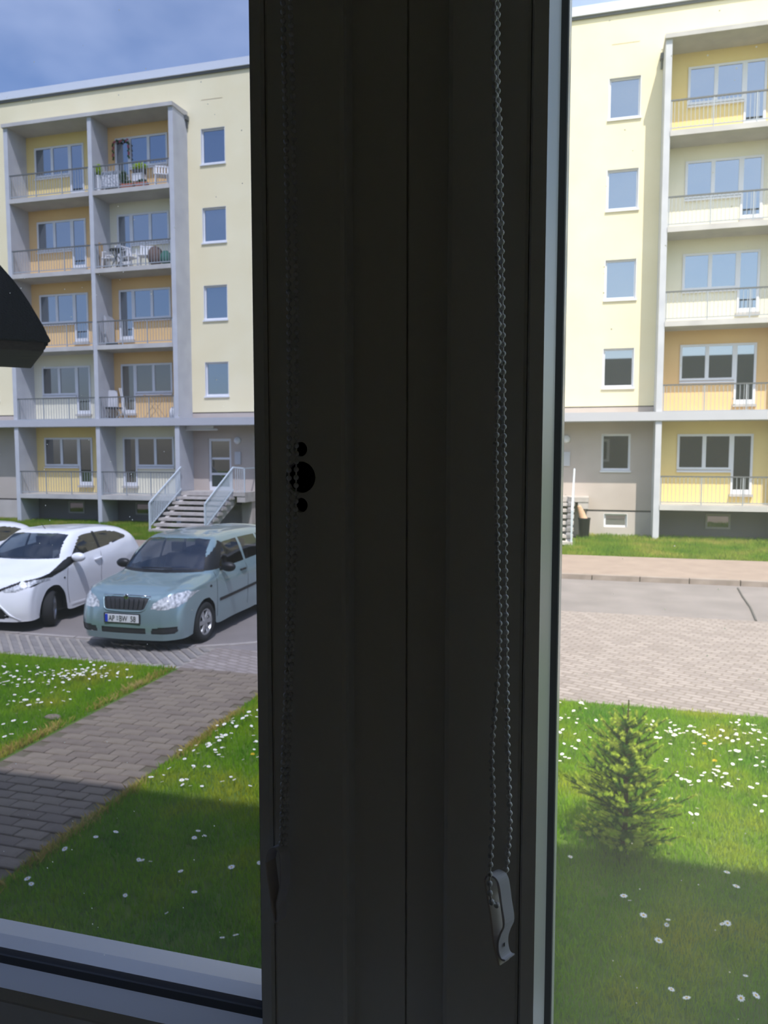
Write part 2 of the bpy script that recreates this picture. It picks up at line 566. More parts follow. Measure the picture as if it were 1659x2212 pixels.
def put_single(set_, x, z):
    f_, p_, s_, r_ = set_
    o = inst('window', f_, B, (x - B.location.x, 0, z))
    inst('pane', p_, o, (0, 0, 0))
    if s_: inst('sill', s_, o, (0, 0, 0))
    inst('reveal', r_, o, (0, 0, 0))
    return o

WT = [14.534 - 2.8 * k for k in range(4)]    # tops of the column windows
WH = 1.316
single = make_single(0.973, WH, glassA)
holesL = []
for cx in (-24.35, -14.105, -10.3, -4.2, 0.197):
    for zt in WT: holesL.append((cx, cx + 0.973, zt - WH, zt))
wall_with_holes('facade_wall', -31.8, -21.85, 4.28, 16.5, holesL, cream)
wall_with_holes('facade_wall', -14.65, 1.80, 4.28, 16.5, holesL, cream)
wall_with_holes('facade_wall', -21.85, -14.65, 15.1, 16.5, [], cream)
wall_with_holes('facade_wall', 1.80, 9.2, 15.1, 16.5, [], cream)
wall_with_holes('facade_wall', 9.2, 11.8, 0.0, 16.5, [], cream)
for h in holesL: put_single(single, h[0], h[2])
# grey entrance storey
gw = (0.215, 1.12, 2.13, 3.38)
doorL = (-14.02, -13.08, 1.35, 3.3)
doorR = (-2.12, -1.18, 1.35, 3.3)
celR = (0.335, 1.08, 0.33, 0.78)
wall_with_holes('ground_storey_wall', -14.65, 1.80, 0.9, 4.24, [gw, doorL, doorR], greywall)
wall_with_holes('ground_storey_wall', -31.8, -21.85, 0.9, 4.24, [], greywall)
wall_with_holes('plinth', -14.65, 1.80, 0.0, 0.84, [celR], plinthm, y=FY + 0.01)
wall_with_holes('plinth', -31.8, -21.85, 0.0, 0.84, [], plinthm, y=FY + 0.01)
MB().box(-14.65, 1.80, FY + 0.03, FY + 0.17, 0.84, 0.9).box(-14.65, 1.8, FY + 0.02, FY + 0.17, 4.24, 4.28).box(-31.8, -21.85, FY + 0.03, FY + 0.17, 0.84, 0.9).box(-31.8, -21.85, FY + 0.02, FY + 0.17, 4.24, 4.28).build('joint', jointm, B)
gset = make_single(gw[1] - gw[0], gw[3] - gw[2], glassD)
put_single(gset, gw[0], gw[2])
cset = make_single(celR[1] - celR[0], celR[3] - celR[2], glass_far('cellar_glass', (120, 118, 118), 0.15), sill=False)
put_single(cset, celR[0], celR[2])
# attic vent slots
for vx in (-14.05, 0.26):
    MB().box(vx, vx + 0.84, FY - 0.006, FY + 0.05, 15.535, 15.555).build('vent_slot', mat('slot', (196, 180, 150), 0.9), B)
# coping
cp = MB().box(-31.9, 11.9, FY - 0.12, FY + 0.5, 16.5, 16.78).build('roof_coping', coping, B)
MB().box(-31.9, 11.9, FY - 0.06, FY + 0.0, 16.42, 16.5).build('roof_coping_drip', raild, B)

# ---- balcony towers
BD = 1.0                                   # balcony depth
FRONT = FY - BD
FLOORS = [1.0 + 2.8 * k for k in range(5)]  # undersides of the balcony slabs

def tri_window(door_left):
    """two-light window plus glazed door; origin bottom left of the whole unit at floor level, y = wall face"""
    W_, top = 2.22, 2.20
    t = 0.07; ya, yb = -0.035, 0.01
    dw = 0.62
    fr = MB(); pn = []; dp = []
    wx0, wx1 = (dw, W_) if door_left else (0.0, W_ - dw)
    dx0, dx1 = (0.0, dw) if door_left else (W_ - dw, W_)
    zb = 1.08
    mid = (wx0 + wx1) / 2
    fr.box(wx0, wx1, ya, yb, zb, zb + t).box(wx0, wx1, ya, yb, top - t, top)
    fr.box(wx0, wx0 + t, ya, yb, zb + t, top - t).box(wx1 - t, wx1, ya, yb, zb + t, top - t).box(mid - t * 0.8, mid + t * 0.8, ya, yb, zb + t, top - t)
    pn += [(wx0 + t, mid - t * 0.8, zb + t, top - t), (mid + t * 0.8, wx1 - t, zb + t, top - t)]
    df = MB()
    df.box(dx0, dx0 + t, ya, yb, 0.32, top).box(dx1 - t, dx1, ya, yb, 0.32, top).box(dx0 + t, dx1 - t, ya, yb, top - t, top).box(dx0 + t, dx1 - t, ya, yb, 0.32, 0.46)
    dp.append((dx0 + t, dx1 - t, 0.46, top - t))
    sl = MB().prism([(-0.09, zb - 0.09), (-0.09, zb - 0.05), (0.03, zb), (0.03, zb - 0.09)], 'x', wx0 - 0.0, wx1)
    st = MB().box(dx0 - 0.03, dx1 + 0.03, -0.12, 0.03, 0.24, 0.32)
    return fr.mesh('balcony_window'), df.mesh('balcony_door'), sl.mesh('sill'), st.mesh('door_step'), pn, dp

pane_cache = {}
def pane_mesh(r, m):
    k = (tuple(round(v, 3) for v in r), m.name)
    if k not in pane_cache:
        me = MB().box(r[0], r[1], -0.012, -0.004, r[2], r[3]).mesh('pane'); me.materials.append(m); pane_cache[k] = me
    return pane_cache[k]
tri = {True: tri_window(True), False: tri_window(False)}
for k in tri:
    for me in tri[k][:2] + (tri[k][2],): me.materials.append(white)
    tri[k][3].materials.append(slabm)

def put_tri(x, zfloor, door_left, pm_):
    fr, df, sl, st, pn, dp = tri[door_left]
    L = (x - B.location.x, -0.0, zfloor)
    o = inst('balcony_window', fr, B, L)
    for r in pn: inst('pane', pane_mesh(r, pm_), o, (0, 0, 0))
    inst('sill', sl, o, (0, 0, 0))
    d = inst('balcony_door', df, B, L)
    for r in dp: inst('pane', pane_mesh(r, pm_), d, (0, 0, 0))
    inst('door_step', st, d, (0, 0, 0))

bal_cache = {}
def balustrade(x0, x1, zf):
    key = round(x1 - x0, 3)
    if key not in bal_cache:
        L_ = x1 - x0
        hr = MB().box(0, L_, -0.025, 0.025, 0.86, 0.90).mesh('balustrade'); hr.materials.append(raild)
        lo = MB().box(0, L_, -0.012, 0.012, 0.07, 0.10).mesh('bottom_rail'); lo.materials.append(rail)
        bars = MB(); n = int(L_ / 0.115)
        for i in range(1, n): bars.box(i * L_ / n - 0.007, i * L_ / n + 0.007, -0.007, 0.007, 0.10, 0.86)
        bm_ = bars.mesh('balustrade_bars'); bm_.materials.append(rail)
        ps_ = MB().box(-0.017, 0.017, -0.017, 0.017, -0.14, 0.86).mesh('post'); ps_.materials.append(rail)
        bal_cache[key] = (hr, lo, bm_, ps_)
    hr, lo, bm_, ps_ = bal_cache[key]
    o = inst('balustrade', hr, B, (x0 - B.location.x, -BD + 0.04, zf))
    inst('bottom_rail', lo, o, (0, 0, 0)); inst('balustrade_bars', bm_, o, (0, 0, 0))
    n = 3
    for i in range(n + 1): inst('post', ps_, o, (0.03 + (x1 - x0 - 0.06) * i / n, 0, 0))

def tower(xa, divs, xb, colours, doors, wx, panes):
    """xa..xb outer faces, divs = x ranges of bays"""
    walls = [(xa, divs[0][0])] + [(divs[i][1], divs[i + 1][0]) for i in range(len(divs) - 1)] + [(divs[-1][1], xb)]
    for (a, b) in walls:
        MB().box(a, b, FRONT, FY + 0.05, 0.0, 15.02).build('balcony_side_wall', concrete, B)
    for bi, (a, b) in enumerate(divs):
        for k, zb in enumerate(FLOORS):
            top = FLOORS[k + 1] if k < 4 else 15.0
            if zb != FLOORS[1]:
                s_ = MB().box(a - 0.001, b + 0.001, FRONT - 0.03, FY, zb, zb + 0.16).build('balcony_slab', slabm, B)
            wall_with_holes('balcony_back_wall', a, b, zb + 0.15, top + 0.01, [], colours[bi][k], y=FY)
            put_tri(wx[bi], zb + 0.16, doors[bi], panes[bi][k])
            balustrade(a, b, zb + 0.16)
        wall_with_holes('cellar_wall', a, b, 0.0, 1.0, [], plinthd, y=FY)
        cm = (a + b) / 2 + (0.05 if bi == 0 else -0.4)
        cw = MB().box(cm - 0.37, cm + 0.37, FY - 0.03, FY + 0.02, 0.36, 0.42).box(cm - 0.37, cm + 0.37, FY - 0.03, FY + 0.02, 0.78, 0.84).box(cm - 0.37, cm - 0.31, FY - 0.03, FY + 0.02, 0.42, 0.78).box(cm + 0.31, cm + 0.37, FY - 0.03, FY + 0.02, 0.42, 0.78).build('cellar_window', mat('cellar_frame', (150, 146, 140), 0.8), B)
        MB().box(cm - 0.31, cm + 0.31, FY - 0.012, FY + 0.0, 0.42, 0.78).build('pane', glassD, cw)
    MB().prism([(FRONT - 0.08, 15.0), (FRONT - 0.08, 15.13), (FY + 0.02, 15.2), (FY + 0.02, 15.0)], 'x', xa - 0.03, xb + 0.03).build('balcony_roof', slabm, B)

G, S_, C_ = glassA, glassA, glassD
tower(-21.85, [(-21.67, -18.17), (-18.0, -14.83)], -14.65,
      [[yellow, pale, orange, orange, yellow], [pale, orange, orange, pale, orange]],
      [False, True], [-21.28, -17.68],
      [[C_, C_, G, G, G], [curtain and glass_far('curtained_glass', (92, 84, 74), 0.12), glass_far('curtained_glass_b', (96, 90, 78), 0.14), G, G, G]])
tower(1.80, [(1.98, 5.55), (5.73, 9.02)], 9.2,
      [[yellow, orange, pale, pale, yellow], [pale, orange, orange, pale, orange]],
      [False, True], [2.54, 6.1],
      [[C_, G, G, G, G], [C_, C_, G, G, G]])
for gx in (-14.66, 1.70):
    MB().box(gx, gx + 0.1, FY - 0.2, FY, 14.86, 15.02).tube([(gx + 0.05, FY - 0.1, 14.9), (gx + 0.05, FY - 0.05, 14.6)], 0.03, 6).build('gutter_hopper', raild, B)
# the continuous canopy that is also the first-floor balcony slab
MB().box(-31.8, 11.8, FRONT - 0.06, FY, 3.76, 4.03).build('canopy', canopym, B)
# house entrance door set
def entrance(dx, name_i):
    x0, x1, z0, z1 = dx, dx + 0.94, 1.35, 3.3
    fr = MB(); t = 0.09; y0, y1 = FY + 0.05, FY + 0.13
    fr.box(x0, x0 + t, y0, y1, z0, z1).box(x1 - t, x1, y0, y1, z0, z1).box(x0 + t, x1 - t, y0, y1, z1 - 0.1, z1)
    hs = [z0 + 0.12, z0 + 0.45, z0 + 0.98, z0 + 1.42, z1 - 0.1]
    bars = [(z0, z0 + 0.14), (z0 + 0.58, z0 + 0.66), (z0 + 1.16, z0 + 1.24)]
    for a, b in bars: fr.box(x0 + t, x1 - t, y0, y1, a, b)
    d = fr.build('entrance_door', white, B)
    gaps = [(z0 + 0.14, z0 + 0.58), (z0 + 0.66, z0 + 1.16), (z0 + 1.24, z1 - 0.1)]
    for a, b in gaps: MB().box(x0 + t, x1 - t, FY + 0.08, FY + 0.10, a, b).build('pane', glassD, d)
    MB().tube([(x0 + 0.13, FY - 0.0, z0 + 0.9), (x0 + 0.13, FY - 0.0, z0 + 1.25)], 0.015, 6).build('door_handle', rail, d)
    # bell panel and round lamp on the wall
    MB().box(x1 + 0.16, x1 + 0.40, FY - 0.05, FY, 2.33, 2.80).box(x1 + 0.19, x1 + 0.37, FY - 0.055, FY - 0.04, 2.5, 2.75).build('bell_panel', concrete, B)
    MB().lathe([(0.0, -0.11), (0.09, -0.1), (0.13, -0.05), (0.14, 0.0)], 16, (x1 + 0.27, FY, 3.22), 'y').build('wall_lamp', white, B, smooth=True)
    # tube light under the canopy
    MB().tube([(x0 - 0.72, FY - 0.5, 3.62), (x0 + 0.66, FY - 0.5, 3.62)], 0.035, 8).box(x0 - 0.6, x0 + 0.5, FY - 0.53, FY - 0.47, 3.65, 3.76).build('canopy_tube_lamp', white, B)
entrance(-14.02, 0)
entrance(-2.12, 1)

def staircase(x0, label, returning=True):
    """eight concrete steps up to a landing, open risers, pale railings both sides"""
    E_ = empty('entrance_staircase', (x0 + 1.1, 24.0, 0.0), label=label, cat='stairs')
    x1 = x0 + 2.15
    n = 8; z1 = 1.35; yt = 25.02; yb = 22.85
    rise = z1 / n; run = (yt - yb) / (n - 1)
    for i in range(n - 1):
        y = yb + i * run; z = rise * (i + 1)
        MB().box(x0, x1, y - 0.02, y + run + 0.03, z - 0.085, z).build('step', stone, E_)
    MB().box(x0, x1 + 0.42, yt - 0.02, FY, z1 - 0.14, z1).box(x1 + 0.1, x1 + 0.42, yt, FY, z1 - 0.36, z1 - 0.14).build('landing', stone, E_)
    for xs in (x0 + 0.12, x1 - 0.2):
        MB().prism([(yb - 0.02, 0.0), (yb - 0.02, 0.05), (yt, z1 - 0.12), (yt + 0.4, z1 - 0.14), (yt + 0.4, z1 - 0.34), (yb + 0.45, 0.0)], 'x', xs, xs + 0.14).build('stringer', stone, E_)
    MB().box(x1 - 0.05, x1 + 0.35, FY - 0.35, FY, 0.0, z1 - 0.14).build('landing_support', greywall, E_)
    for xs in (x0 + 0.03, x1 - 0.03):
        a = Vector((xs, yb + 0.05, rise)); b = Vector((xs, yt, z1))
        h = Vector((0, 0, 0.9))
        R_ = MB().bar(a + h, b + h, 0.045).bar(a + Vector((0, 0, 0.1)), b + Vector((0, 0, 0.1)), 0.03).box(xs - 0.025, xs + 0.025, a.y - 0.03, a.y + 0.02, 0.0, a.z + 0.9).build('railing', rail_l, E_)
        bars = MB()
        for k in range(1, 20):
            p = a.lerp(b, k / 20)
            bars.box(xs - 0.013, xs + 0.013, p.y - 0.013, p.y + 0.013, p.z + 0.1, p.z + 0.9)
        bars.build('railing_bars', rail_l, R_)
    if not returning: return E_
    # landing railing returning to the right
    R_ = MB().bar((x1 - 0.03, yt, z1 + 0.9), (x1 + 0.4, yt, z1 + 0.86), 0.04).bar((x1 + 0.4, yt, z1), (x1 + 0.4, yt, z1 + 0.88), 0.04).bar((x1 + 0.4, yt, z1 + 0.86), (x1 + 0.4, FY - 0.05, z1 + 0.86), 0.04).build('railing', rail_l, E_)
    bars = MB()
    for k in range(1, 5): bars.box(x1 - 0.03 + k * 0.085 - 0.008, x1 - 0.03 + k * 0.085 + 0.008, yt - 0.008, yt + 0.008, z1, z1 + 0.88)
    bars.build('railing_bars', rail_l, R_)
    return E_
staircase(-14.6, 'concrete steps with pale railings up to the door behind the teal car')
staircase(-2.72, 'concrete steps partly hidden behind the dark window post, right entrance', False)

# black bin with a tan sack beside the right stairs
bn = empty('rubbish_bin', (-0.27, 25.1, 0.03), label='black bin with a tan sack on top beside the right entrance steps', cat='bin')
MB().lathe([(0.14, 0.0), (0.15, 0.02), (0.185, 0.62), (0.2, 0.64), (0.2, 0.67), (0.17, 0.67), (0.15, 0.3)], 14, (-0.27, 25.1, 0.03)).build('tub', black, bn, smooth=True)
s_ = MB()
for i in range(8):
    t = i / 7
    s_.blob((-0.29 - 0.13 * t, 25.06, 0.66 + 0.38 * t), (0.13 - 0.05 * t, 0.11 - 0.04 * t, 0.09), 10, 6, 0.08)
s_.build('sack', mat('tan_sack', (222, 182, 148), 0.9, var=0.2, scale=12), bn, smooth=True)

# ------------------------------------------------------------------ own building, room, window
frame_pvc = mat('white_window_frame', (228, 226, 221), 0.28, var=0.04, scale=4, spec=0.7)
room_wall = mat('room_wall_paint', (214, 207, 196), 0.95, var=0.05, scale=2)
room_floor = mat('room_floor_brown', (150, 120, 92), 0.7, var=0.2, scale=3, stretch=(1, 8, 1))
OX0, OX1, OZ0, OZ1 = -1.33, 0.93, 2.16, 3.62       # opening in the wall
WY0, WY1 = 0.50, 0.70
b = MB()
b.box(-16, OX0, WY0, WY1, 0, 8.75).box(OX1, 16, WY0, WY1, 0, 8.75).box(OX0, OX1, WY0, WY1, 0, OZ0).box(OX0, OX1, WY0, WY1, OZ1, 8.75)
tag(b.build('wall_front', mat('grey_outer_render', (128, 122, 116), 0.9, var=0.1, scale=1.0), None, loc=(0, 0.6, 0)), 'outer wall of the building the picture is taken from', 'wall', kind='structure')
tag(MB().box(-2.3, -2.2, -2.5, WY0, 1.2, 3.8).build('wall_left', room_wall, None, loc=(-2.25, -1, 1.2)), 'left wall of the dim room', 'wall', kind='structure')
tag(MB().box(1.8, 1.9, -2.5, WY0, 1.2, 3.8).build('wall_right', room_wall, None, loc=(1.85, -1, 1.2)), 'right wall of the dim room', 'wall', kind='structure')
tag(MB().box(-2.3, 1.9, -2.6, -2.5, 1.2, 3.8).build('wall_back', room_wall, None, loc=(0, -2.55, 1.2)), 'back wall of the dim room', 'wall', kind='structure')
tag(MB().box(-2.3, 1.9, -2.6, WY0, 1.1, 1.2).build('floor', room_floor, None, loc=(0, -1, 1.1)), 'brown floor of the dim room', 'floor', kind='structure')
tag(MB().box(-2.3, 1.9, -2.6, WY0, 3.8, 3.9).build('ceiling', room_wall, None, loc=(0, -1, 3.8)), 'ceiling of the dim room', 'ceiling', kind='structure')
tag(MB().box(OX0 - 0.05, OX1 + 0.05, 0.28, 0.56, OZ0 - 0.03, OZ0 + 0.005).build('trim_1', frame_pvc, None, loc=(0, 0.4, OZ0 - 0.03), bevel=0.005), 'inner window board below the window', 'sill', kind='structure')
tag(MB().prism([(0.62, 2.16), (0.62, 2.235), (0.735, 2.215), (0.735, 2.19), (0.70, 2.19), (0.70, 2.16)], 'x', OX0, OX1).build('trim_2', coping, None, loc=(0, 0.66, 2.16)), 'outer metal sill below the window', 'sill', kind='structure')

WIN = empty('window_1', (-0.143, 0.56, 2.2), label='two-sash plastic window with a wide dark middle post seen against the light', cat='window', kind='structure')

def sweep(prof, gx0, gx1, gz0, gz1):
    """profile (a, y) carried round the glass rectangle with mitred corners"""
    m_ = MB()
    n = len(prof)
    vs = []
    for (sx, sz) in ((-1, -1), (1, -1), (1, 1), (-1, 1)):
        for (a, y) in prof:
            vs.append(((gx0 - a if sx < 0 else gx1 + a), y, (gz0 - a if sz < 0 else gz1 + a)))
    fs = []
    for i in range(4):
        j = (i + 1) % 4
        for k in range(n):
            fs.append((i * n + k, i * n + (k + 1) % n, j * n + (k + 1) % n, j * n + k))
    return m_.add(vs, fs)

gasket = mat('black_gasket', (92, 93, 94), 0.8)
paneL = glass_clear('left_window_glass', (0.63, 0.655, 0.735), 0.02, 0.02, specks=True)
paneR = glass_clear('right_window_glass', (0.99, 0.985, 0.975), 0.015, 0.075, (0.84, 0.80, 0.68), specks=True)
def sash(gx0, gx1, gz0, gz1, wd, pane_m, lab):
    s_ = sweep([(0.0238, 0.5515), (0.026, 0.55), (wd - 0.004, 0.55), (wd - 0.001, 0.5515), (wd, 0.555), (wd, 0.602), (0.0238, 0.602)], gx0, gx1, gz0, gz1).build('sash', frame_pvc, WIN)
    s_['label'] = lab
    sweep([(0.005, 0.570), (0.0085, 0.560), (0.012, 0.550), (0.0215, 0.5475), (0.0232, 0.551), (0.0232, 0.576), (0.005, 0.576)], gx0, gx1, gz0, gz1).build('glazing_bead', frame_pvc, s_)
    sweep([(0.0, 0.5755), (0.0005, 0.574), (0.0055, 0.5695), (0.0055, 0.5755)], gx0, gx1, gz0, gz1).build('gasket', gasket, s_)
    sweep([(0.0, 0.5835), (-0.001, 0.600), (0.002, 0.624), (0.012, 0.63), (wd - 0.01, 0.63), (wd - 0.01, 0.6025), (0.02, 0.6025), (0.02, 0.5835)], gx0, gx1, gz0, gz1).build('outer_sash_lip', frame_pvc, s_)
    MB().box(gx0 - 0.006, gx1 + 0.006, 0.577, 0.582, gz0 - 0.006, gz1 + 0.006).build('glass_pane', pane_m, s_)
    return s_
GZ0, GZ1 = 2.320, 3.46
sL = sash(-1.165, -0.2675, GZ0, GZ1, 0.0865, paneL, 'left sash with three empty handle holes')
sR = sash(-0.0235, 0.765, GZ0, GZ1, 0.0815, paneR, 'right sash')
# handle holes cut into the left sash
cut = MB()
for (zz, r) in ((2.7805, 0.0122), (2.8020, 0.0057), (2.7590, 0.0057)):
    cut.lathe([(r, 0.53), (r, 0.585)], 28, (-0.2178, 0, zz), 'y')
co = cut.build('cutter', None, None)
bmod = sL.modifiers.new('holes', 'BOOLEAN'); bmod.operation = 'DIFFERENCE'; bmod.object = co; bmod.solver = 'EXACT'
bpy.context.view_layer.update()
me2 = bpy.data.meshes.new_from_object(sL.evaluated_get(bpy.context.evaluated_depsgraph_get()))
sL.modifiers.clear(); sL.data = me2
bpy.data.objects.remove(co)
for i, (zz, r) in enumerate(((2.7805, 0.0122), (2.8020, 0.0057), (2.7590, 0.0057))):
    MB().lathe([(r * 0.99, 0.556), (r * 0.99, 0.584), (0.0001, 0.584), (0.0001, 0.5825), (r * 0.93, 0.5825), (r * 0.93, 0.556)], 24, (-0.2178, 0, zz), 'y', closed=True).build('handle_hole', black, sL)
# fixed post between the sashes with its cover joint
MB().box(-0.1835, -0.1392, 0.570, 0.625, 2.2, 3.6).box(-0.1376, -0.1025, 0.5705, 0.625, 2.2, 3.6).box(-0.1392, -0.1376, 0.5735, 0.62, 2.2, 3.6).build('middle_post', frame_pvc, WIN)
# outer fixed frame
b = MB()
fx0, fx1 = -1.2515, 0.8465
fz0, fz1 = GZ0 - 0.0865, GZ1 + 0.0865
b.box(OX0, fx0, 0.57, 0.645, OZ0, OZ1).box(fx1, OX1, 0.57, 0.645, OZ0, OZ1).box(fx0, fx1, 0.57, 0.645, OZ0, fz0).box(fx0, fx1, 0.57, 0.645, fz1, OZ1)
b.build('outer_frame', frame_pvc, WIN, bevel=0.003)

# ------------------------------------------------------------------ roller blinds and bead chains
blind_cloth = mat('blind_cloth', (206, 200, 188), 0.9, var=0.05, scale=20)
chain_pl = mat('white_chain_plastic', (214, 212, 212), 0.45)
for (x0, x1, nm) in ((-1.24, -0.215, 'rolled-up roller blind above the left sash'), (-0.075, 0.83, 'rolled-up roller blind above the right sash')):
    R_ = empty('roller_blind', ((x0 + x1) / 2, 0.52, 3.5), label=nm, cat='blind')
    MB().lathe([(0.022, x0), (0.022, x1)], 20, (0, 0.52, 3.52), 'x').build('rolled_cloth', blind_cloth, R_, smooth=False)
    MB().box(x0 - 0.006, x0 - 0.001, 0.495, 0.552, 3.49, 3.55).box(x1 + 0.001, x1 + 0.006, 0.495, 0.552, 3.49, 3.55).build('bracket', frame_pvc, R_)

def arc_pts(poly, step):
    pts = [Vector(p) for p in poly]
    # smooth the poly line first
    out_ = []
    for i in range(len(pts) - 1):
        p0 = pts[max(i - 1, 0)]; p1 = pts[i]; p2 = pts[i + 1]; p3 = pts[min(i + 2, len(pts) - 1)]
        for k in range(16):
            t = k / 16
            out_.append(0.5 * ((2 * p1) + (p2 - p0) * t + (2 * p0 - 5 * p1 + 4 * p2 - p3) * t * t + (3 * p1 - p0 - 3 * p2 + p3) * t ** 3))
    out_.append(pts[-1])
    res = [out_[0]]; need = step; acc = 0.0
    for i in range(1, len(out_)):
        a, b_ = out_[i - 1], out_[i]
        L_ = (b_ - a).length
        while acc + L_ >= need:
            t = (need - acc) / L_
            res.append(a.lerp(b_, t))
            need += step
        acc += L_
    return res

bead_me = MB().blob((0, 0, 0), 0.0021, 10, 6).mesh('bead', smooth=True)
bead_me.materials.append(chain_pl)
def chain(label, strands, clip_fn, base, phase=0.0):
    C_ = empty('blind_chain', base, label=label, cat='chain')
    cord = MB(); beads = MB()
    for s_ in strands:
        pts = arc_pts(s_, 0.006)
        cord.tube(pts, 0.00075, 6)
        for p in pts:
            if p.z > 3.15: beads.blob(p, 0.0021, 8, 5)
            else: inst('bead', bead_me, C_, p - C_.location)
    o = beads.build('upper_beads', chain_pl, C_, smooth=True)
    o['kind'] = 'stuff'
    cord.build('cord', chain_pl, C_, smooth=True)
    clip_fn(C_)
    return C_

A_ = [(-0.0655, .508, 3.50), (-0.067, .508, 3.085), (-0.066, .508, 3.029), (-0.064, .508, 2.942), (-0.0622, .508, 2.883), (-0.0624, .508, 2.823), (-0.063, .508, 2.793), (-0.061, .508, 2.731), (-0.0592, .508, 2.668), (-0.0633, .508, 2.597), (-0.0622, .508, 2.565), (-0.063, .506, 2.522), (-0.0628, .5005, 2.506), (-0.0615, .4985, 2.496), (-0.0585, .5005, 2.4915), (-0.0565, .506, 2.4935)]
B_ = [(-0.0655, .528, 3.50), (-0.066, .516, 3.087), (-0.0632, .513, 3.001), (-0.060, .512, 2.884), (-0.058, .512, 2.793), (-0.055, .512, 2.668), (-0.053, .512, 2.597), (-0.051, .512, 2.548), (-0.052, .513, 2.525), (-0.0535, .514, 2.508), (-0.056, .513, 2.495)]
clip_mat = mat('pale_clip_plastic', (206, 204, 210), 0.5)
def band(poly, th, ext, ext0=(0, 0, 0)):
    """a bent band: polyline in x-z given thickness th, extruded along ext"""
    m_ = MB()
    pts = [Vector(p) for p in poly]
    n = len(pts)
    L_, R2 = [], []
    for i, p in enumerate(pts):
        d = (pts[min(i + 1, n - 1)] - pts[max(i - 1, 0)]).normalized()
        nn = Vector((d.z, 0, -d.x))
        L_.append(p - nn * th / 2); R2.append(p + nn * th / 2)
    ring = L_ + R2[::-1]
    e0 = Vector(ext0); e1 = e0 + Vector(ext)
    k = len(ring)
    vs = [q + e0 for q in ring] + [q + e1 for q in ring]
    fs = []
    for i in range(n - 1):
        fs.append((i, i + 1, k - 2 - i, k - 1 - i))
        fs.append((k + i, 2 * k - 1 - i, 2 * k - 2 - i, k + i + 1))
    for i in range(k):
        fs.append((i, (i + 1) % k, k + (i + 1) % k, k + i))
    return m_.add(vs, fs)
EXT = (0.0058, 0.0088, 0.0)
def smoothline(p, n=6):
    pts = [Vector(q) for q in p]; o_ = []
    for i in range(len(pts) - 1):
        p0 = pts[max(i - 1, 0)]; p1 = pts[i]; p2 = pts[i + 1]; p3 = pts[min(i + 2, len(pts) - 1)]
        for k in range(n):
            t = k / n
            o_.append(0.5 * ((2 * p1) + (p2 - p0) * t + (2 * p0 - 5 * p1 + 4 * p2 - p3) * t * t + (3 * p1 - p0 - 3 * p2 + p3) * t ** 3))
    o_.append(pts[-1]); return o_
def clip_right(C_):
    y_ = 0.503
    prof = [(-0.0668, y_, 2.507), (-0.0645, y_, 2.5105), (-0.0600, y_, 2.5095), (-0.0572, y_, 2.5045), (-0.0552, y_, 2.491), (-0.0532, y_, 2.4775), (-0.0556, y_, 2.470), (-0.0572, y_, 2.4635), (-0.0568, y_, 2.4565), (-0.0550, y_, 2.4522), (-0.0520, y_, 2.4515)]
    band(smoothline(prof, 4), 0.0014, EXT).build('clip', clip_mat, C_, smooth=False, bevel=0.0003)
    back = [(-0.0668, y_, 2.507), (-0.065, y_, 2.497), (-0.062, y_, 2.479), (-0.060, y_, 2.462), (-0.0572, y_, 2.451), (-0.056, y_, 2.447)]
    o = band(smoothline(back, 3), 0.0012, EXT).build('clip_back', mat('beige_clip_plastic', (214, 204, 196), 0.55), C_, bevel=0.0003)
    # rivet dimple on the lower bend
    MB().lathe([(0.0001, 0.0), (0.0012, 0.0002), (0.0014, 0.0006)], 10, (-0.0532, y_ + 0.0049, 2.4600), 'x').build('rivet', rail, C_)
chain('white bead chain with a bent plastic clip hanging before the right sash', [A_, B_], clip_right, (-0.06, 0.508, 2.45))
L1 = [(-0.2235, .528, 3.50), (-0.223, .537, 3.124), (-0.222, .538, 3.027), (-0.221, .538, 2.895), (-0.2222, .538, 2.781), (-0.225, .538, 2.649), (-0.2288, .538, 2.576), (-0.2315, .538, 2.501), (-0.2328, .538, 2.487)]
L2 = [(-0.2165, .512, 3.50), (-0.216, .534, 3.123), (-0.2155, .537, 3.027), (-0.2152, .538, 2.894), (-0.2165, .538, 2.781), (-0.2195, .538, 2.686), (-0.2245, .538, 2.576), (-0.228, .538, 2.501), (-0.2308, .538, 2.488)]
def clip_left(C_):
    y_ = 0.532
    prof = [(-0.2425, y_, 2.478), (-0.2405, y_, 2.4865), (-0.2365, y_, 2.4905), (-0.2325, y_, 2.489), (-0.2305, y_, 2.483), (-0.2305, y_, 2.463), (-0.2325, y_, 2.452), (-0.234, y_, 2.445), (-0.2335, y_, 2.436), (-0.2345, y_, 2.430)]
    band(smoothline(prof, 4), 0.0014, (0.004, 0.009, 0)).build('clip', clip_mat, C_, bevel=0.0003)
    back = [(-0.2425, y_, 2.478), (-0.2405, y_, 2.46), (-0.2375, y_, 2.44), (-0.2355, y_, 2.429)]
    band(smoothline(back, 3), 0.0012, (0.004, 0.009, 0)).build('clip_back', MATS['beige_clip_plastic'], C_, bevel=0.0003)
chain('dim bead chain hanging before the left sash and its handle holes', [L1, L2], clip_left, (-0.225, 0.538, 2.43))

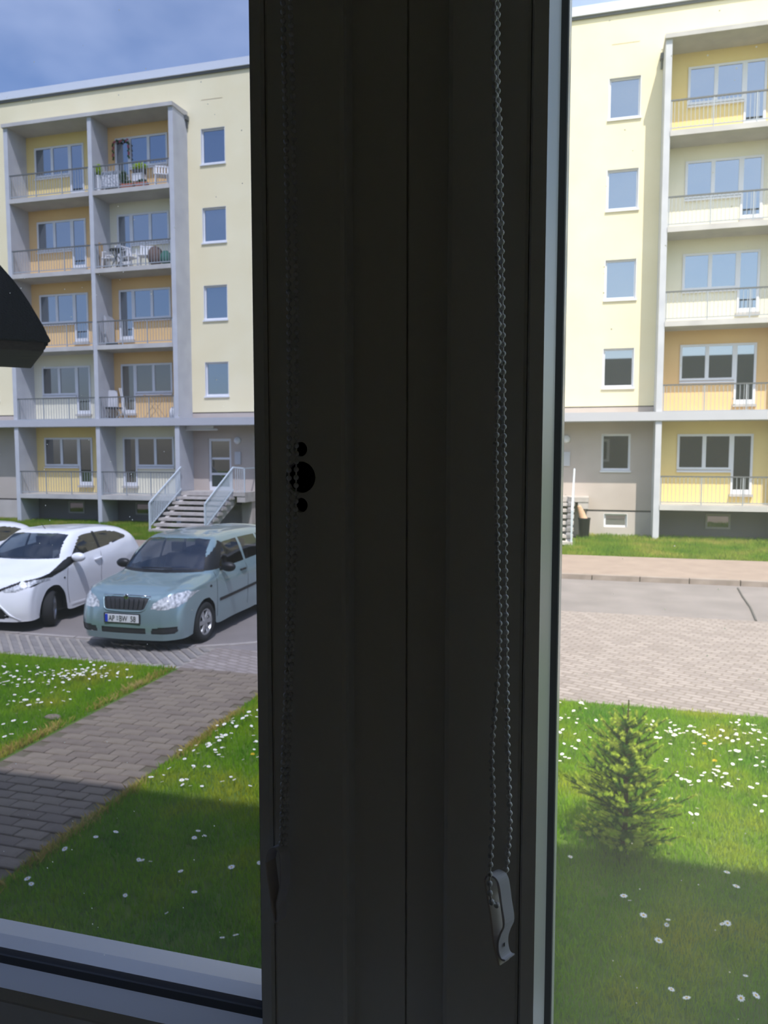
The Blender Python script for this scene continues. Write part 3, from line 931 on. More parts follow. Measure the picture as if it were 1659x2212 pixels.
# ------------------------------------------------------------------ bird feeder outside the left sash
felt = mat('black_roofing_felt', (34, 38, 40), 0.95, rgb2=(20, 22, 24), scale=140, bump=1.0, bscale=260)
wood = mat('weathered_wood', (104, 84, 64), 0.8, rgb2=(72, 56, 42), scale=14, stretch=(1, 14, 14))
BF = empty('bird_feeder', (-1.48, 1.50, 0.0), rz=0.0, label='black felted roof corner of a wooden bird feeder at the left edge', cat='bird feeder')
cx, cy = -1.497, 1.50
hs = 0.2
rz = math.radians(44)
def rot2(x_, y_): return (cx + x_ * math.cos(rz) - y_ * math.sin(rz), cy + x_ * math.sin(rz) + y_ * math.cos(rz))
ze, za = 3.05, 3.37
# hipped felt skin, finely divided so that it sags and frays
fv, ff = [], []
NN = 26
rnd = random.Random(5)
for side in range(4):
    a0, a1 = (PI / 2 * side - 3 * PI / 4), (PI / 2 * side - PI / 4)
    k0 = len(fv)
    for i in range(NN + 1):
        t = i / NN
        for j in range(NN + 1):
            s_ = j / NN
            px_ = hs * math.sqrt(2) * ((1 - s_) * math.cos(a0) + s_ * math.cos(a1))
            py_ = hs * math.sqrt(2) * ((1 - s_) * math.sin(a0) + s_ * math.sin(a1))
            bul = 0.020 * math.sin(PI * t)
            over = 1.05
            q = rot2(px_ * over * t * (1 + 0.10 * math.sin(PI * t)), py_ * over * t * (1 + 0.10 * math.sin(PI * t)))
            zz = za - (za - ze) * t + bul + (rnd.uniform(-0.004, 0.004) if i == NN and 0 < j < NN else rnd.uniform(-0.0012, 0.0012))
            fv.append((q[0], q[1], zz))
    for i in range(NN):
        for j in range(NN):
            a = k0 + i * (NN + 1) + j
            ff.append((a, a + 1, a + NN + 2, a + NN + 1))
fo = MB().add(fv, ff).build('felt_roof', felt, BF)
sm_ = fo.modifiers.new('thick', 'SOLIDIFY'); sm_.thickness = 0.004; sm_.offset = 1
def qbox(hx0, hx1, hy0, hy1, z0, z1):
    c4 = [rot2(hx0, hy0), rot2(hx1, hy0), rot2(hx1, hy1), rot2(hx0, hy1)]
    return [(p[0], p[1], z) for z in (z0, z1) for p in c4], [(3, 2, 1, 0), (4, 5, 6, 7), (0, 1, 5, 4), (1, 2, 6, 5), (2, 3, 7, 6), (3, 0, 4, 7)]
MB().add(*qbox(-hs, hs, -hs, hs, ze - 0.022, ze - 0.002)).build('roof_board', wood, BF)
for (sx, sy) in ((-1, -1), (1, -1), (1, 1), (-1, 1)):
    MB().add(*qbox(sx * 0.06 - 0.009, sx * 0.06 + 0.009, sy * 0.06 - 0.009, sy * 0.06 + 0.009, 2.86, ze - 0.02)).build('post', wood, BF)
MB().add(*qbox(-0.08, 0.08, -0.08, 0.08, 2.845, 2.862)).add(*qbox(-0.08, 0.08, -0.08, -0.07, 2.86, 2.885)).add(*qbox(-0.08, 0.08, 0.07, 0.08, 2.86, 2.885)).build('tray', wood, BF)
MB().tube([(cx, cy, 0.0), (cx, cy, 2.846)], 0.022, 10).build('pole', wood, BF)

# ------------------------------------------------------------------ cars
def cr_line(P, n_list):
    """non-uniform Catmull-Rom through rows P (m, k, 3); n_list = samples per span"""
    P = np.asarray(P, float); m = len(P)
    ch = [max(1e-3, float(np.linalg.norm(P[i + 1] - P[i], axis=-1).mean())) for i in range(m - 1)]
    T = [None] * m
    for i in range(m):
        if i == 0: T[i] = (P[1] - P[0]) / ch[0]
        elif i == m - 1: T[i] = (P[-1] - P[-2]) / ch[-1]
        else:
            a, b_ = ch[i - 1], ch[i]
            T[i] = ((P[i] - P[i - 1]) / a * b_ + (P[i + 1] - P[i]) / b_ * a) / (a + b_)
    out_ = []
    for i in range(m - 1):
        n = n_list[i]
        for k in range(n):
            t = k / n; h = ch[i]
            out_.append((2 * t ** 3 - 3 * t ** 2 + 1) * P[i] + (t ** 3 - 2 * t ** 2 + t) * h * T[i] + (-2 * t ** 3 + 3 * t ** 2) * P[i + 1] + (t ** 3 - t ** 2) * h * T[i + 1])
    out_.append(P[-1])
    return np.array(out_)

def car_surface(table, step):
    G_ = np.array(table, float)                       # (S, 7, 3)
    full = np.concatenate([G_, G_[:, -2::-1, :] * np.array([-1, 1, 1])], axis=1)   # (S, 13, 3)
    nu = [max(2, int(math.ceil(np.linalg.norm(full[i + 1] - full[i], axis=-1).max() / step))) for i in range(len(full) - 1)]
    D_ = cr_line(full, nu)
    T_ = np.transpose(D_, (1, 0, 2))
    nv = [max(2, int(math.ceil(np.linalg.norm(T_[i + 1] - T_[i], axis=-1).mean() / step))) for i in range(12)]
    R_ = cr_line(T_, nv)
    return np.transpose(R_, (1, 0, 2))               # (U, V, 3)

def inpoly(px_, py_, poly):
    r = np.zeros(px_.shape, bool)
    n = len(poly)
    for i in range(n):
        x1, y1 = poly[i]; x2, y2 = poly[(i + 1) % n]
        c = ((y1 > py_) != (y2 > py_)) & (px_ < (x2 - x1) * (py_ - y1) / (y2 - y1 + 1e-12) + x1)
        r ^= c
    return r

def np_mesh(name, V, Fq, m, parent, smooth=True):
    used = np.unique(Fq)
    remap = -np.ones(len(V), int); remap[used] = np.arange(len(used))
    me = bpy.data.meshes.new(name)
    me.from_pydata(V[used].tolist(), [], remap[Fq].tolist())
    if smooth: me.polygons.foreach_set('use_smooth', [True] * len(me.polygons))
    me.materials.append(m)
    o = bpy.data.objects.new(name, me); COL.objects.link(o); o.parent = parent
    return o

def build_car(root, table, regions, body_m, step=0.017):
    S = car_surface(table, step)
    U, V_, _ = S.shape
    V = S.reshape(-1, 3)
    # vertex normals
    du = np.gradient(S, axis=0); dv = np.gradient(S, axis=1)
    N = np.cross(dv, du); N /= (np.linalg.norm(N, axis=-1, keepdims=True) + 1e-9)
    N = N.reshape(-1, 3)
    cen = np.array([0, table[len(table) // 2][6][1], 0.7])
    if ((V - cen) * N).sum(1).mean() < 0: N = -N
    i, j = np.meshgrid(np.arange(U - 1), np.arange(V_ - 1), indexing='ij')
    a = (i * V_ + j).ravel()
    Fq = np.stack([a, a + 1, a + V_ + 1, a + V_], 1)
    C3 = V[Fq].mean(1); N3 = N[Fq].mean(1)
    left = np.ones(len(Fq), bool)
    for (name, m, pred, off) in regions:
        sel = pred(C3, N3) & left
        left &= ~sel
        if not sel.any(): continue
        np_mesh(name, V + N * off, Fq[sel], m, root)
    np_mesh('body', V, Fq[left], body_m, root)
    return V, N, C3, N3

def side_x(C3, y_, z_):
    s = C3[:, 0] > 0.3
    c = C3[s]; d = (c[:, 1] - y_) ** 2 + (c[:, 2] - z_) ** 2
    return float(c[d.argmin(), 0])

def front_y(C3, x_, z_):
    s = (C3[:, 1] < 1.0)
    c = C3[s]; d = (c[:, 0] - x_) ** 2 + (c[:, 2] - z_) ** 2
    return float(c[d.argmin(), 1])

def wheel_meshes(r, wd, rim_r, spokes, rim_m):
    t = MB().lathe([(rim_r, -wd / 2 + 0.01), (r - 0.03, -wd / 2), (r - 0.008, -wd / 2 + 0.02), (r, -wd / 2 + 0.045), (r, wd / 2 - 0.045), (r - 0.008, wd / 2 - 0.02), (r - 0.03, wd / 2), (rim_r, wd / 2 - 0.01), (rim_r - 0.012, wd / 2 - 0.04), (rim_r - 0.012, -wd / 2 + 0.04)], 40, (0, 0, 0), 'x', closed=True).mesh('wheel', smooth=True)
    t.materials.append(rubber)
    rm = MB().lathe([(rim_r, wd / 2 - 0.012), (rim_r - 0.016, wd / 2 - 0.012), (rim_r - 0.03, wd / 2 - 0.05), (rim_r - 0.022, -wd / 2 + 0.02), (rim_r, -wd / 2 + 0.01)], 40, (0, 0, 0), 'x', closed=True)
    rm.lathe([(0.058, wd / 2 - 0.05), (0.056, wd / 2 - 0.018), (0.03, wd / 2 - 0.012), (0.0001, wd / 2 - 0.012)], 16, (0, 0, 0), 'x')
    for k in range(spokes):
        a = 2 * PI * k / spokes
        p0 = Vector((wd / 2 - 0.03, 0.045 * math.cos(a), 0.045 * math.sin(a)))
        p1 = Vector((wd / 2 - 0.028, (rim_r - 0.01) * math.cos(a), (rim_r - 0.01) * math.sin(a)))
        d = (p1 - p0).normalized(); u = Vector((1, 0, 0)); v = d.cross(u)
        vs = [p0 - v * 0.030 - u * 0.01, p0 + v * 0.030 - u * 0.01, p0 + v * 0.026 + u * 0.014, p0 - v * 0.026 + u * 0.014, p1 - v * 0.040 - u * 0.01, p1 + v * 0.040 - u * 0.01, p1 + v * 0.034 + u * 0.012, p1 - v * 0.034 + u * 0.012]
        rm.add(vs, [(3, 2, 1, 0), (4, 5, 6, 7), (0, 1, 5, 4), (1, 2, 6, 5), (2, 3, 7, 6), (3, 0, 4, 7)])
    rmm = rm.mesh('rim'); rmm.materials.append(rim_m)
    bk = MB().lathe([(rim_r - 0.02, wd / 2 - 0.06), (0.0001, wd / 2 - 0.06)], 24, (0, 0, 0), 'x').mesh('brake_disc'); bk.materials.append(rubber)
    return t, rmm, bk

def put_wheel(root, ms, x, y, r, rz=0.0):
    t, rm, bk = ms
    o = inst('wheel', t, root, (x, y, r), rz + (PI if x < 0 else 0))
    inst('rim', rm, o, (0, 0, 0)); inst('brake_disc', bk, o, (0, 0, 0))

carglass = glass_clear('car_side_glass', (0.42, 0.46, 0.48), 0.16, 0.0)
carshield = glass_clear('car_windshield_glass', (0.50, 0.57, 0.62), 0.22, 0.0)
chrome = mat('chrome', (220, 222, 226), 0.12, metal=1.0)
lampm = mat('headlamp_glass', (240, 242, 244), 0.15, metal=0.0, rgb2=(128, 132, 136), scale=24, coat=1.0, bump=0.6, bscale=30)
alloy = mat('silver_alloy', (186, 188, 190), 0.35, metal=0.8)
seatm = mat('grey_seat_fabric', (96, 88, 88), 0.95, var=0.2, scale=30)
dashm = mat('dark_dashboard', (40, 42, 46), 0.8)
grillem = mat('black_grille', (28, 28, 30), 0.5, rgb2=(60, 60, 62), scale=90, stretch=(1, 1, 3))

def interior(root, y_cowl, y_seat, L_, hw):
    MB().box(-hw + 0.1, hw - 0.1, y_cowl + 0.05, y_cowl + 0.5, 0.6, 0.93).build('dashboard', dashm, root, local=True, bevel=0.03)
    MB().box(-hw + 0.09, hw - 0.09, 0.32, L_ - 0.3, 0.2, 0.5).build('underbody', black, root, local=True)
    for k, ys in enumerate((y_seat, y_seat + 0.82)):
        for sx in (-0.34, 0.34):
            s_ = MB()
            s_.box(sx - 0.24, sx + 0.24, ys - 0.4, ys + 0.1, 0.5, 0.66)
            vs = [(sx - 0.23, ys, 0.62), (sx + 0.23, ys, 0.62), (sx + 0.23, ys + 0.14, 0.62), (sx - 0.23, ys + 0.14, 0.62), (sx - 0.19, ys + 0.16, 1.12), (sx + 0.19, ys + 0.16, 1.12), (sx + 0.19, ys + 0.25, 1.12), (sx - 0.19, ys + 0.25, 1.12)]
            s_.add(vs, [(3, 2, 1, 0), (4, 5, 6, 7), (0, 1, 5, 4), (1, 2, 6, 5), (2, 3, 7, 6), (3, 0, 4, 7)])
            s_.box(sx - 0.12, sx + 0.12, ys + 0.17, ys + 0.26, 1.14, 1.30)
            s_.build('seat', seatm, root, local=True, bevel=0.02)
    sw = MB()
    ring = [(0.34 + 0.18 * math.cos(a), y_cowl + 0.6 + 0.06 * math.sin(a), 0.88 + 0.17 * math.sin(a)) for a in [2 * PI * k / 24 for k in range(25)]]
    sw.tube(ring, 0.015, 6).bar((0.18, y_cowl + 0.6, 0.88), (0.5, y_cowl + 0.6, 0.88), 0.05, 0.03)
    sw.build('steering_wheel', black, root, local=True)

def strip(root, name, pts, wd, th, m, C3=None):
    """flat moulding following the flank: pts are (y, z)"""
    P = [Vector((side_x(C3, y_, z_) + th * 0.4, y_, z_)) for (y_, z_) in pts]
    m_ = MB()
    for sgn in (1, -1):
        vs, fs = [], []
        for i, p in enumerate(P):
            d = (P[min(i + 1, len(P) - 1)] - P[max(i - 1, 0)]).normalized()
            n_ = Vector((1, 0, 0)); w_ = d.cross(n_).normalized() * wd / 2
            for q in (p - w_ - n_ * th, p - w_, p + w_, p + w_ - n_ * th): vs.append((q.x * sgn, q.y, q.z))
        for i in range(len(P) - 1):
            for k in range(3): fs.append((i * 4 + k, i * 4 + k + 1, i * 4 + 5 + k, i * 4 + 4 + k))
        m_.add(vs, fs)
    return m_.build(name, m, root, local=True)

# --- teal hatchback estate
teal = mat('teal_car_paint', (142, 166, 170), 0.28, metal=0.45, coat=0.9, spec=0.5)
T1 = [
 [(.80,.50,.20),(.79,.36,.185),(.74,.20,.185),(.64,.10,.185),(.48,.05,.185),(.25,.025,.185),(0,.015,.185)],
 [(.812,.515,.34),(.803,.35,.33),(.757,.17,.33),(.65,.065,.33),(.48,.018,.33),(.25,-.008,.33),(0,-.015,.33)],
 [(.82,.575,.50),(.808,.37,.51),(.762,.19,.525),(.655,.085,.53),(.48,.035,.525),(.25,.01,.52),(0,0,.52)],
 [(.825,.69,.60),(.812,.43,.66),(.767,.26,.69),(.66,.145,.69),(.48,.085,.675),(.25,.05,.67),(0,.04,.67)],
 [(.826,.80,.642),(.81,.54,.77),(.768,.40,.825),(.67,.26,.835),(.48,.165,.80),(.25,.115,.785),(0,.105,.782)],
 [(.826,.90,.646),(.812,.68,.81),(.775,.57,.86),(.685,.45,.885),(.48,.33,.87),(.25,.28,.86),(0,.27,.858)],
 [(.826,1.02,.606),(.816,.98,.80),(.79,.95,.895),(.71,.86,.94),(.48,.70,.945),(.25,.64,.95),(0,.62,.952)],
 [(.82,1.16,.46),(.818,1.20,.72),(.80,1.22,.90),(.745,1.17,.965),(.55,1.00,1.00),(.28,.93,1.015),(0,.91,1.02)],
 [(.806,1.20,.30),(.82,1.32,.60),(.808,1.34,.90),(.758,1.27,.985),(.60,1.08,1.03),(.30,1.00,1.05),(0,.98,1.055)],
 [(.80,1.25,.20),(.822,1.50,.48),(.825,1.52,.82),(.775,1.50,.985),(.635,1.36,1.23),(.345,1.28,1.265),(0,1.26,1.275)],
 [(.80,1.80,.20),(.824,1.80,.47),(.828,1.80,.83),(.778,1.80,.995),(.580,1.72,1.425),(.33,1.62,1.462),(0,1.59,1.475)],
 [(.80,2.05,.20),(.825,2.05,.46),(.83,2.05,.84),(.78,2.05,1.0),(.578,2.05,1.448),(.335,2.02,1.492),(0,2.0,1.503)],
 [(.80,2.60,.20),(.825,2.60,.46),(.83,2.60,.85),(.78,2.60,1.015),(.578,2.60,1.452),(.335,2.60,1.50),(0,2.60,1.512)],
 [(.80,2.92,.24),(.825,2.98,.50),(.83,3.02,.86),(.78,3.05,1.03),(.575,3.05,1.44),(.335,3.06,1.49),(0,3.06,1.502)],
 [(.812,3.02,.50),(.825,3.15,.70),(.828,3.2,.88),(.776,3.25,1.04),(.572,3.3,1.43),(.33,3.32,1.478),(0,3.33,1.49)],
 [(.818,3.31,.645),(.824,3.34,.76),(.824,3.38,.9),(.772,3.45,1.05),(.57,3.52,1.415),(.33,3.56,1.46),(0,3.58,1.472)],
 [(.818,3.60,.48),(.805,3.66,.66),(.792,3.72,.88),(.745,3.78,1.05),(.565,3.80,1.38),(.32,3.84,1.42),(0,3.86,1.43)],
 [(.805,3.66,.28),(.77,3.86,.5),(.745,3.95,.8),(.69,3.97,.98),(.52,4.0,1.0),(.28,4.03,1.0),(0,4.04,1.0)],
 [(.78,3.66,.22),(.74,3.88,.22),(.68,4.0,.26),(.6,4.04,.28),(.45,4.06,.28),(.25,4.07,.28),(0,4.08,.28)]]
def mir(poly): return [(-x_, z_) for (x_, z_) in poly]
def P_side(poly):
    return lambda C, N: (np.abs(C[:, 0]) > 0.45) & (np.abs(N[:, 0]) > 0.5) & inpoly(C[:, 1], C[:, 2], poly)
def P_front(polys, ymax=0.85):
    def f(C, N):
        r = np.zeros(len(C), bool)
        for p in polys: r |= inpoly(C[:, 0], C[:, 2], p)
        return r & (C[:, 1] < ymax)
    return f
hl = [(.40,.625),(.43,.69),(.52,.755),(.66,.815),(.775,.835),(.815,.80),(.80,.70),(.72,.635),(.56,.61)]
side_in = [(.42,.275),(.72,.285),(.755,.31),(.75,.385),(.44,.365)]
regs = [
 ('windshield', carshield, lambda C, N: (C[:, 1] > 0.9) & (C[:, 1] < 1.9) & (N[:, 1] < -0.25) & inpoly(C[:, 0], C[:, 2], [(-.66,1.035),(.66,1.035),(.525,1.425),(.35,1.445),(-.35,1.445),(-.525,1.425)]), -0.004),
 ('cowl', black, lambda C, N: (C[:, 1] > 0.84) & (C[:, 1] < 1.25) & (np.abs(C[:, 0]) < .67) & (C[:, 2] > 1.0) & (C[:, 2] < 1.037), -0.006),
 ('a_pillar_trim', black, lambda C, N: (np.abs(C[:, 0]) > 0.5) & inpoly(C[:, 1], C[:, 2], [(1.02,1.012),(1.40,1.005),(1.77,1.37),(1.71,1.41),(1.0,1.05)]), 0.001),
 ('side_window', carglass, P_side([(1.385,1.015),(1.75,1.365),(2.28,1.40),(2.28,1.03)]), -0.004),
 ('side_window', carglass, P_side([(2.36,1.035),(2.36,1.40),(2.98,1.385),(3.06,1.06)]), -0.004),
 ('side_window', carglass, P_side([(3.14,1.075),(3.07,1.375),(3.46,1.35),(3.56,1.10)]), -0.004),
 ('rear_window', carglass, lambda C, N: (C[:, 1] > 3.78) & inpoly(C[:, 0], C[:, 2], [(-.6,1.03),(.6,1.03),(.5,1.36),(-.5,1.36)]), -0.004),
 ('headlight', lampm, P_front([hl]), 0.003),
 ('headlight', lampm, P_front([mir(hl)]), 0.003),
 ('grille', grillem, P_front([[(-.355,.765),(-.2,.775),(.2,.775),(.355,.765),(.315,.615),(.25,.60),(-.25,.60),(-.315,.615)]], 0.4), -0.010),
 ('lower_intake', grillem, P_front([[(-.34,.275),(.34,.275),(.345,.365),(-.345,.365)]], 0.4), -0.010),
 ('lower_intake', grillem, P_front([side_in], 0.5), -0.012),
 ('lower_intake', grillem, P_front([mir(side_in)], 0.5), -0.012),
]
TEAL = empty('car', (-6.29, 9.16, 0.0), rz=math.radians(1.0), label='teal estate car parked facing the window beside the white car', cat='car', group='parked cars')
V, N, C3, N3 = build_car(TEAL, T1, regs, teal)
interior(TEAL, 1.05, 1.95, 4.05, 0.8)
wm = wheel_meshes(0.297, 0.19, 0.195, 6, alloy)
for sx in (0.735, -0.735):
    put_wheel(TEAL, wm, sx, 0.86, 0.297, 0.0); put_wheel(TEAL, wm, sx, 3.31, 0.297)
# wheel arch liners
for yw in (0.86, 3.31):
    for sx in (1, -1):
        prof = [(yw + 0.335 * math.cos(a), 0.30 + 0.335 * math.sin(a)) for a in [PI * k / 14 for k in range(15)]] + [(yw - 0.345, 0.22)] + [(yw + 0.345 * math.cos(a), 0.30 + 0.345 * math.sin(a)) for a in [PI - PI * k / 14 for k in range(15)]] + [(yw + 0.345, 0.22)]
        MB().prism(prof, 'x', sx * 0.55, sx * 0.80).build('wheel_arch_liner', black, TEAL, local=True)
strip(TEAL, 'side_moulding', [(1.32 + 0.1 * k, 0.545 + 0.003 * k) for k in range(17)], 0.045, 0.016, black, C3)
for ys in (1.25, 2.32, 3.1):
    pts = [(ys + (0.06 if ys > 3 else 0) * math.sin(k / 12 * PI), 0.30 + 0.68 * k / 12) for k in range(13)]
    strip(TEAL, 'door_seam', pts, 0.008, 0.004, rubber, C3)
for ys in (2.16, 3.0):
    x_ = side_x(C3, ys, 0.90)
    for sg in (1, -1): MB().tube([(sg * (x_ + 0.01), ys - 0.1, 0.895), (sg * (x_ + 0.03), ys - 0.05, 0.90), (sg * (x_ + 0.03), ys + 0.05, 0.90), (sg * (x_ + 0.01), ys + 0.1, 0.895)], 0.016, 6).build('door_handle', black, TEAL, local=True, smooth=True)
MB().blob((side_x(C3, 1.05, 0.78) + 0.002, 1.05, 0.80), (0.006, 0.035, 0.018), 10, 6).build('side_repeater', black, TEAL, local=True, smooth=True)
for sg in (1, -1):
    x_ = side_x(C3, 1.52, 1.0)
    m_ = MB(); m_.blob((sg * (x_ + 0.14), 1.44, 1.035), (0.12, 0.07, 0.075), 16, 10); m_.bar((sg * (x_ - 0.02), 1.46, 1.0), (sg * (x_ + 0.06), 1.45, 1.01), 0.06, 0.05)
    mo = m_.build('wing_mirror', black, TEAL, local=True, smooth=True)
# grille surround, badge, wipers, plate
gy = [front_y(C3, xx, 0.60) for xx in np.linspace(-.34, .34, 13)]
def front_tube(name, pts, r, m, dy=0.004):
    return MB().tube([(x_, front_y(C3, x_, z_) - dy, z_) for (x_, z_) in pts], r, 6).build(name, m, TEAL, local=True, smooth=True)
front_tube('grille_frame', [(-.37,.772),(-.362,.74),(-.335,.66),(-.315,.612),(-.26,.588),(-.12,.582),(0,.58),(.12,.582),(.26,.588),(.315,.612),(.335,.66),(.362,.74),(.37,.772)], 0.012, teal, 0.0)
front_tube('bonnet_trim', [(-.37,.785),(-.2,.792),(0,.795),(.2,.792),(.37,.785)], 0.011, chrome, 0.002)
for k in range(9):
    xx = -0.30 + 0.075 * k
    MB().bar((xx, front_y(C3, xx, 0.69) - 0.0, 0.755), (xx * 0.92, front_y(C3, xx, 0.62) - 0.0, 0.615), 0.010).build('grille_rib', MATS['black_plastic'], TEAL, local=True)
bd = MB().lathe([(0.040, 0.0), (0.040, -0.01), (0.034, -0.014), (0.0001, -0.015)], 20, (0, front_y(C3, 0, 0.775) - 0.004, 0.775), 'y').build('badge', chrome, TEAL, local=True, smooth=True)
by = front_y(C3, 0, 0.775) - 0.021
bdg = MB()
bdg.prism([(-.022,.770),(.004,.770),(.004,.764),(.022,.774),(.004,.784),(.004,.779),(-.022,.779)], 'y', by, by + 0.004)
bdg.build('badge_arrow', black, bd, local=True)
MB().tube([(-0.28, 0.955, 1.052), (-0.02, 0.945, 1.057), (0.22, 0.965, 1.055)], 0.008, 6).tube([(0.18, 0.985, 1.048), (0.4, 1.03, 1.043), (0.58, 1.09, 1.036)], 0.008, 6).build('wiper', black, TEAL, local=True)
for xx in (-0.18, 0.2):
    MB().blob((xx, 0.79, 0.978), (0.016, 0.012, 0.008), 8, 5).build('washer_jet', chrome, TEAL, local=True)
# number plate: left edge carries the blue band
pz0, pz1 = 0.435, 0.547
py_ = front_y(C3, 0, 0.50) - 0.030
plate_w = mat('plate_white', (222, 224, 226), 0.4)
PL = MB().box(-0.262, 0.262, py_, py_ + 0.012, pz0, pz1).build('number_plate', plate_w, TEAL, local=True, bevel=0.004)
MB().box(-0.285, 0.275, py_ + 0.008, py_ + 0.03, pz0 - 0.012, pz1 + 0.012).build('plate_holder', rubber, TEAL, local=True)
MB().box(-0.260, -0.218, py_ - 0.002, py_ + 0.002, pz0 + 0.003, pz1 - 0.003).build('plate_band', mat('eu_blue', (30, 62, 190), 0.4), PL, local=True)
def text_mesh(name, s, size, m, parent, loc, sx=1.0):
    cu = bpy.data.curves.new(name, 'FONT'); cu.body = s; cu.size = size; cu.extrude = 0.0012; cu.align_x = 'LEFT'; cu.offset = 0.0006
    t = bpy.data.objects.new(name, cu); COL.objects.link(t)
    bpy.context.view_layer.update()
    me = bpy.data.meshes.new_from_object(t.evaluated_get(bpy.context.evaluated_depsgraph_get()))
    bpy.data.objects.remove(t)
    o = bpy.data.objects.new(name, me); COL.objects.link(o); me.materials.clear(); me.materials.append(m)
    o.parent = parent; o.rotation_euler = (PI / 2, 0, 0); o.location = loc; o.scale = (sx, 1, 1)
    return o
ink = mat('plate_ink', (24, 24, 26), 0.5)
text_mesh('plate_text', 'AP', 0.112, ink, PL, (-0.205, py_ - 0.002, 0.452), 0.72)
text_mesh('plate_text', 'BW', 0.112, ink, PL, (-0.040, py_ - 0.002, 0.452), 0.72)
text_mesh('plate_text', '58', 0.112, ink, PL, (0.135, py_ - 0.002, 0.452), 0.78)
MB().lathe([(0.016, 0.0), (0.016, -0.003)], 14, (-0.066, py_ + 0.001, 0.475), 'y').lathe([(0.016, 0.0), (0.016, -0.003)], 14, (-0.066, py_ + 0.001, 0.512), 'y').build('plate_seal', rail, PL, local=True)

# --- small white hatchback
whitep = mat('white_car_paint', (243, 244, 247), 0.3, coat=0.9)
T2 = [
 [(.78,.36,.20),(.77,.25,.185),(.72,.14,.185),(.62,.07,.185),(.46,.03,.185),(.25,.01,.185),(0,.0,.185)],
 [(.79,.375,.34),(.785,.25,.34),(.74,.12,.34),(.64,.045,.34),(.46,.005,.34),(.25,-.012,.34),(0,-.018,.34)],
 [(.797,.44,.50),(.79,.27,.52),(.75,.14,.535),(.645,.065,.54),(.46,.022,.535),(.25,.003,.53),(0,-.003,.53)],
 [(.80,.54,.61),(.792,.34,.68),(.755,.22,.715),(.65,.135,.715),(.46,.085,.705),(.25,.062,.70),(0,.055,.70)],
 [(.803,.66,.655),(.792,.46,.78),(.755,.36,.825),(.655,.27,.835),(.46,.20,.82),(.25,.17,.81),(0,.16,.808)],
 [(.805,.76,.655),(.795,.64,.82),(.765,.56,.87),(.68,.48,.89),(.46,.40,.885),(.25,.36,.88),(0,.35,.878)],
 [(.805,.87,.61),(.80,.86,.83),(.78,.84,.91),(.705,.78,.95),(.48,.66,.96),(.25,.60,.965),(0,.58,.967)],
 [(.80,.99,.46),(.802,1.02,.78),(.788,1.06,.93),(.735,1.02,.985),(.55,.88,1.015),(.28,.81,1.03),(0,.79,1.035)],
 [(.795,1.03,.30),(.804,1.16,.62),(.797,1.18,.93),(.748,1.14,1.0),(.60,.98,1.045),(.31,.90,1.065),(0,.88,1.07)],
 [(.79,1.08,.20),(.806,1.30,.50),(.806,1.36,.85),(.758,1.36,1.015),(.63,1.26,1.22),(.345,1.18,1.26),(0,1.16,1.27)],
 [(.79,1.55,.20),(.808,1.60,.48),(.81,1.65,.88),(.762,1.66,1.05),(.585,1.62,1.40),(.335,1.52,1.435),(0,1.49,1.447)],
 [(.79,1.90,.20),(.808,1.95,.48),(.812,2.0,.90),(.762,2.02,1.08),(.578,2.02,1.425),(.335,1.98,1.462),(0,1.96,1.472)],
 [(.79,2.30,.20),(.808,2.32,.48),(.812,2.36,.94),(.760,2.40,1.12),(.572,2.42,1.415),(.335,2.42,1.455),(0,2.42,1.466)],
 [(.79,2.62,.24),(.808,2.66,.52),(.812,2.68,.96),(.758,2.72,1.17),(.568,2.76,1.385),(.33,2.78,1.43),(0,2.79,1.44)],
 [(.80,2.74,.52),(.81,2.82,.74),(.81,2.86,.97),(.75,2.90,1.18),(.565,2.94,1.355),(.33,2.97,1.405),(0,2.98,1.415)],
 [(.805,3.02,.66),(.808,3.04,.78),(.80,3.06,.98),(.742,3.08,1.17),(.56,3.08,1.325),(.33,3.12,1.375),(0,3.13,1.385)],
 [(.80,3.28,.50),(.785,3.28,.66),(.775,3.26,.95),(.715,3.22,1.14),(.55,3.19,1.28),(.32,3.21,1.32),(0,3.22,1.33)],
 [(.785,3.34,.28),(.76,3.42,.5),(.73,3.42,.85),(.67,3.38,1.0),(.52,3.38,1.0),(.28,3.40,1.0),(0,3.41,1.0)],
 [(.76,3.34,.22),(.72,3.45,.22),(.66,3.48,.26),(.58,3.5,.28),(.44,3.5,.28),(.25,3.51,.28),(0,3.51,.28)]]
hl2 = [(.36,.655),(.46,.70),(.60,.745),(.745,.80),(.80,.80),(.80,.76),(.74,.705),(.62,.655),(.46,.63)]
xin = [(-.40,.23),(.40,.23),(.52,.26),(.34,.44),(.20,.585),(-.20,.585),(-.34,.44),(-.52,.26)]
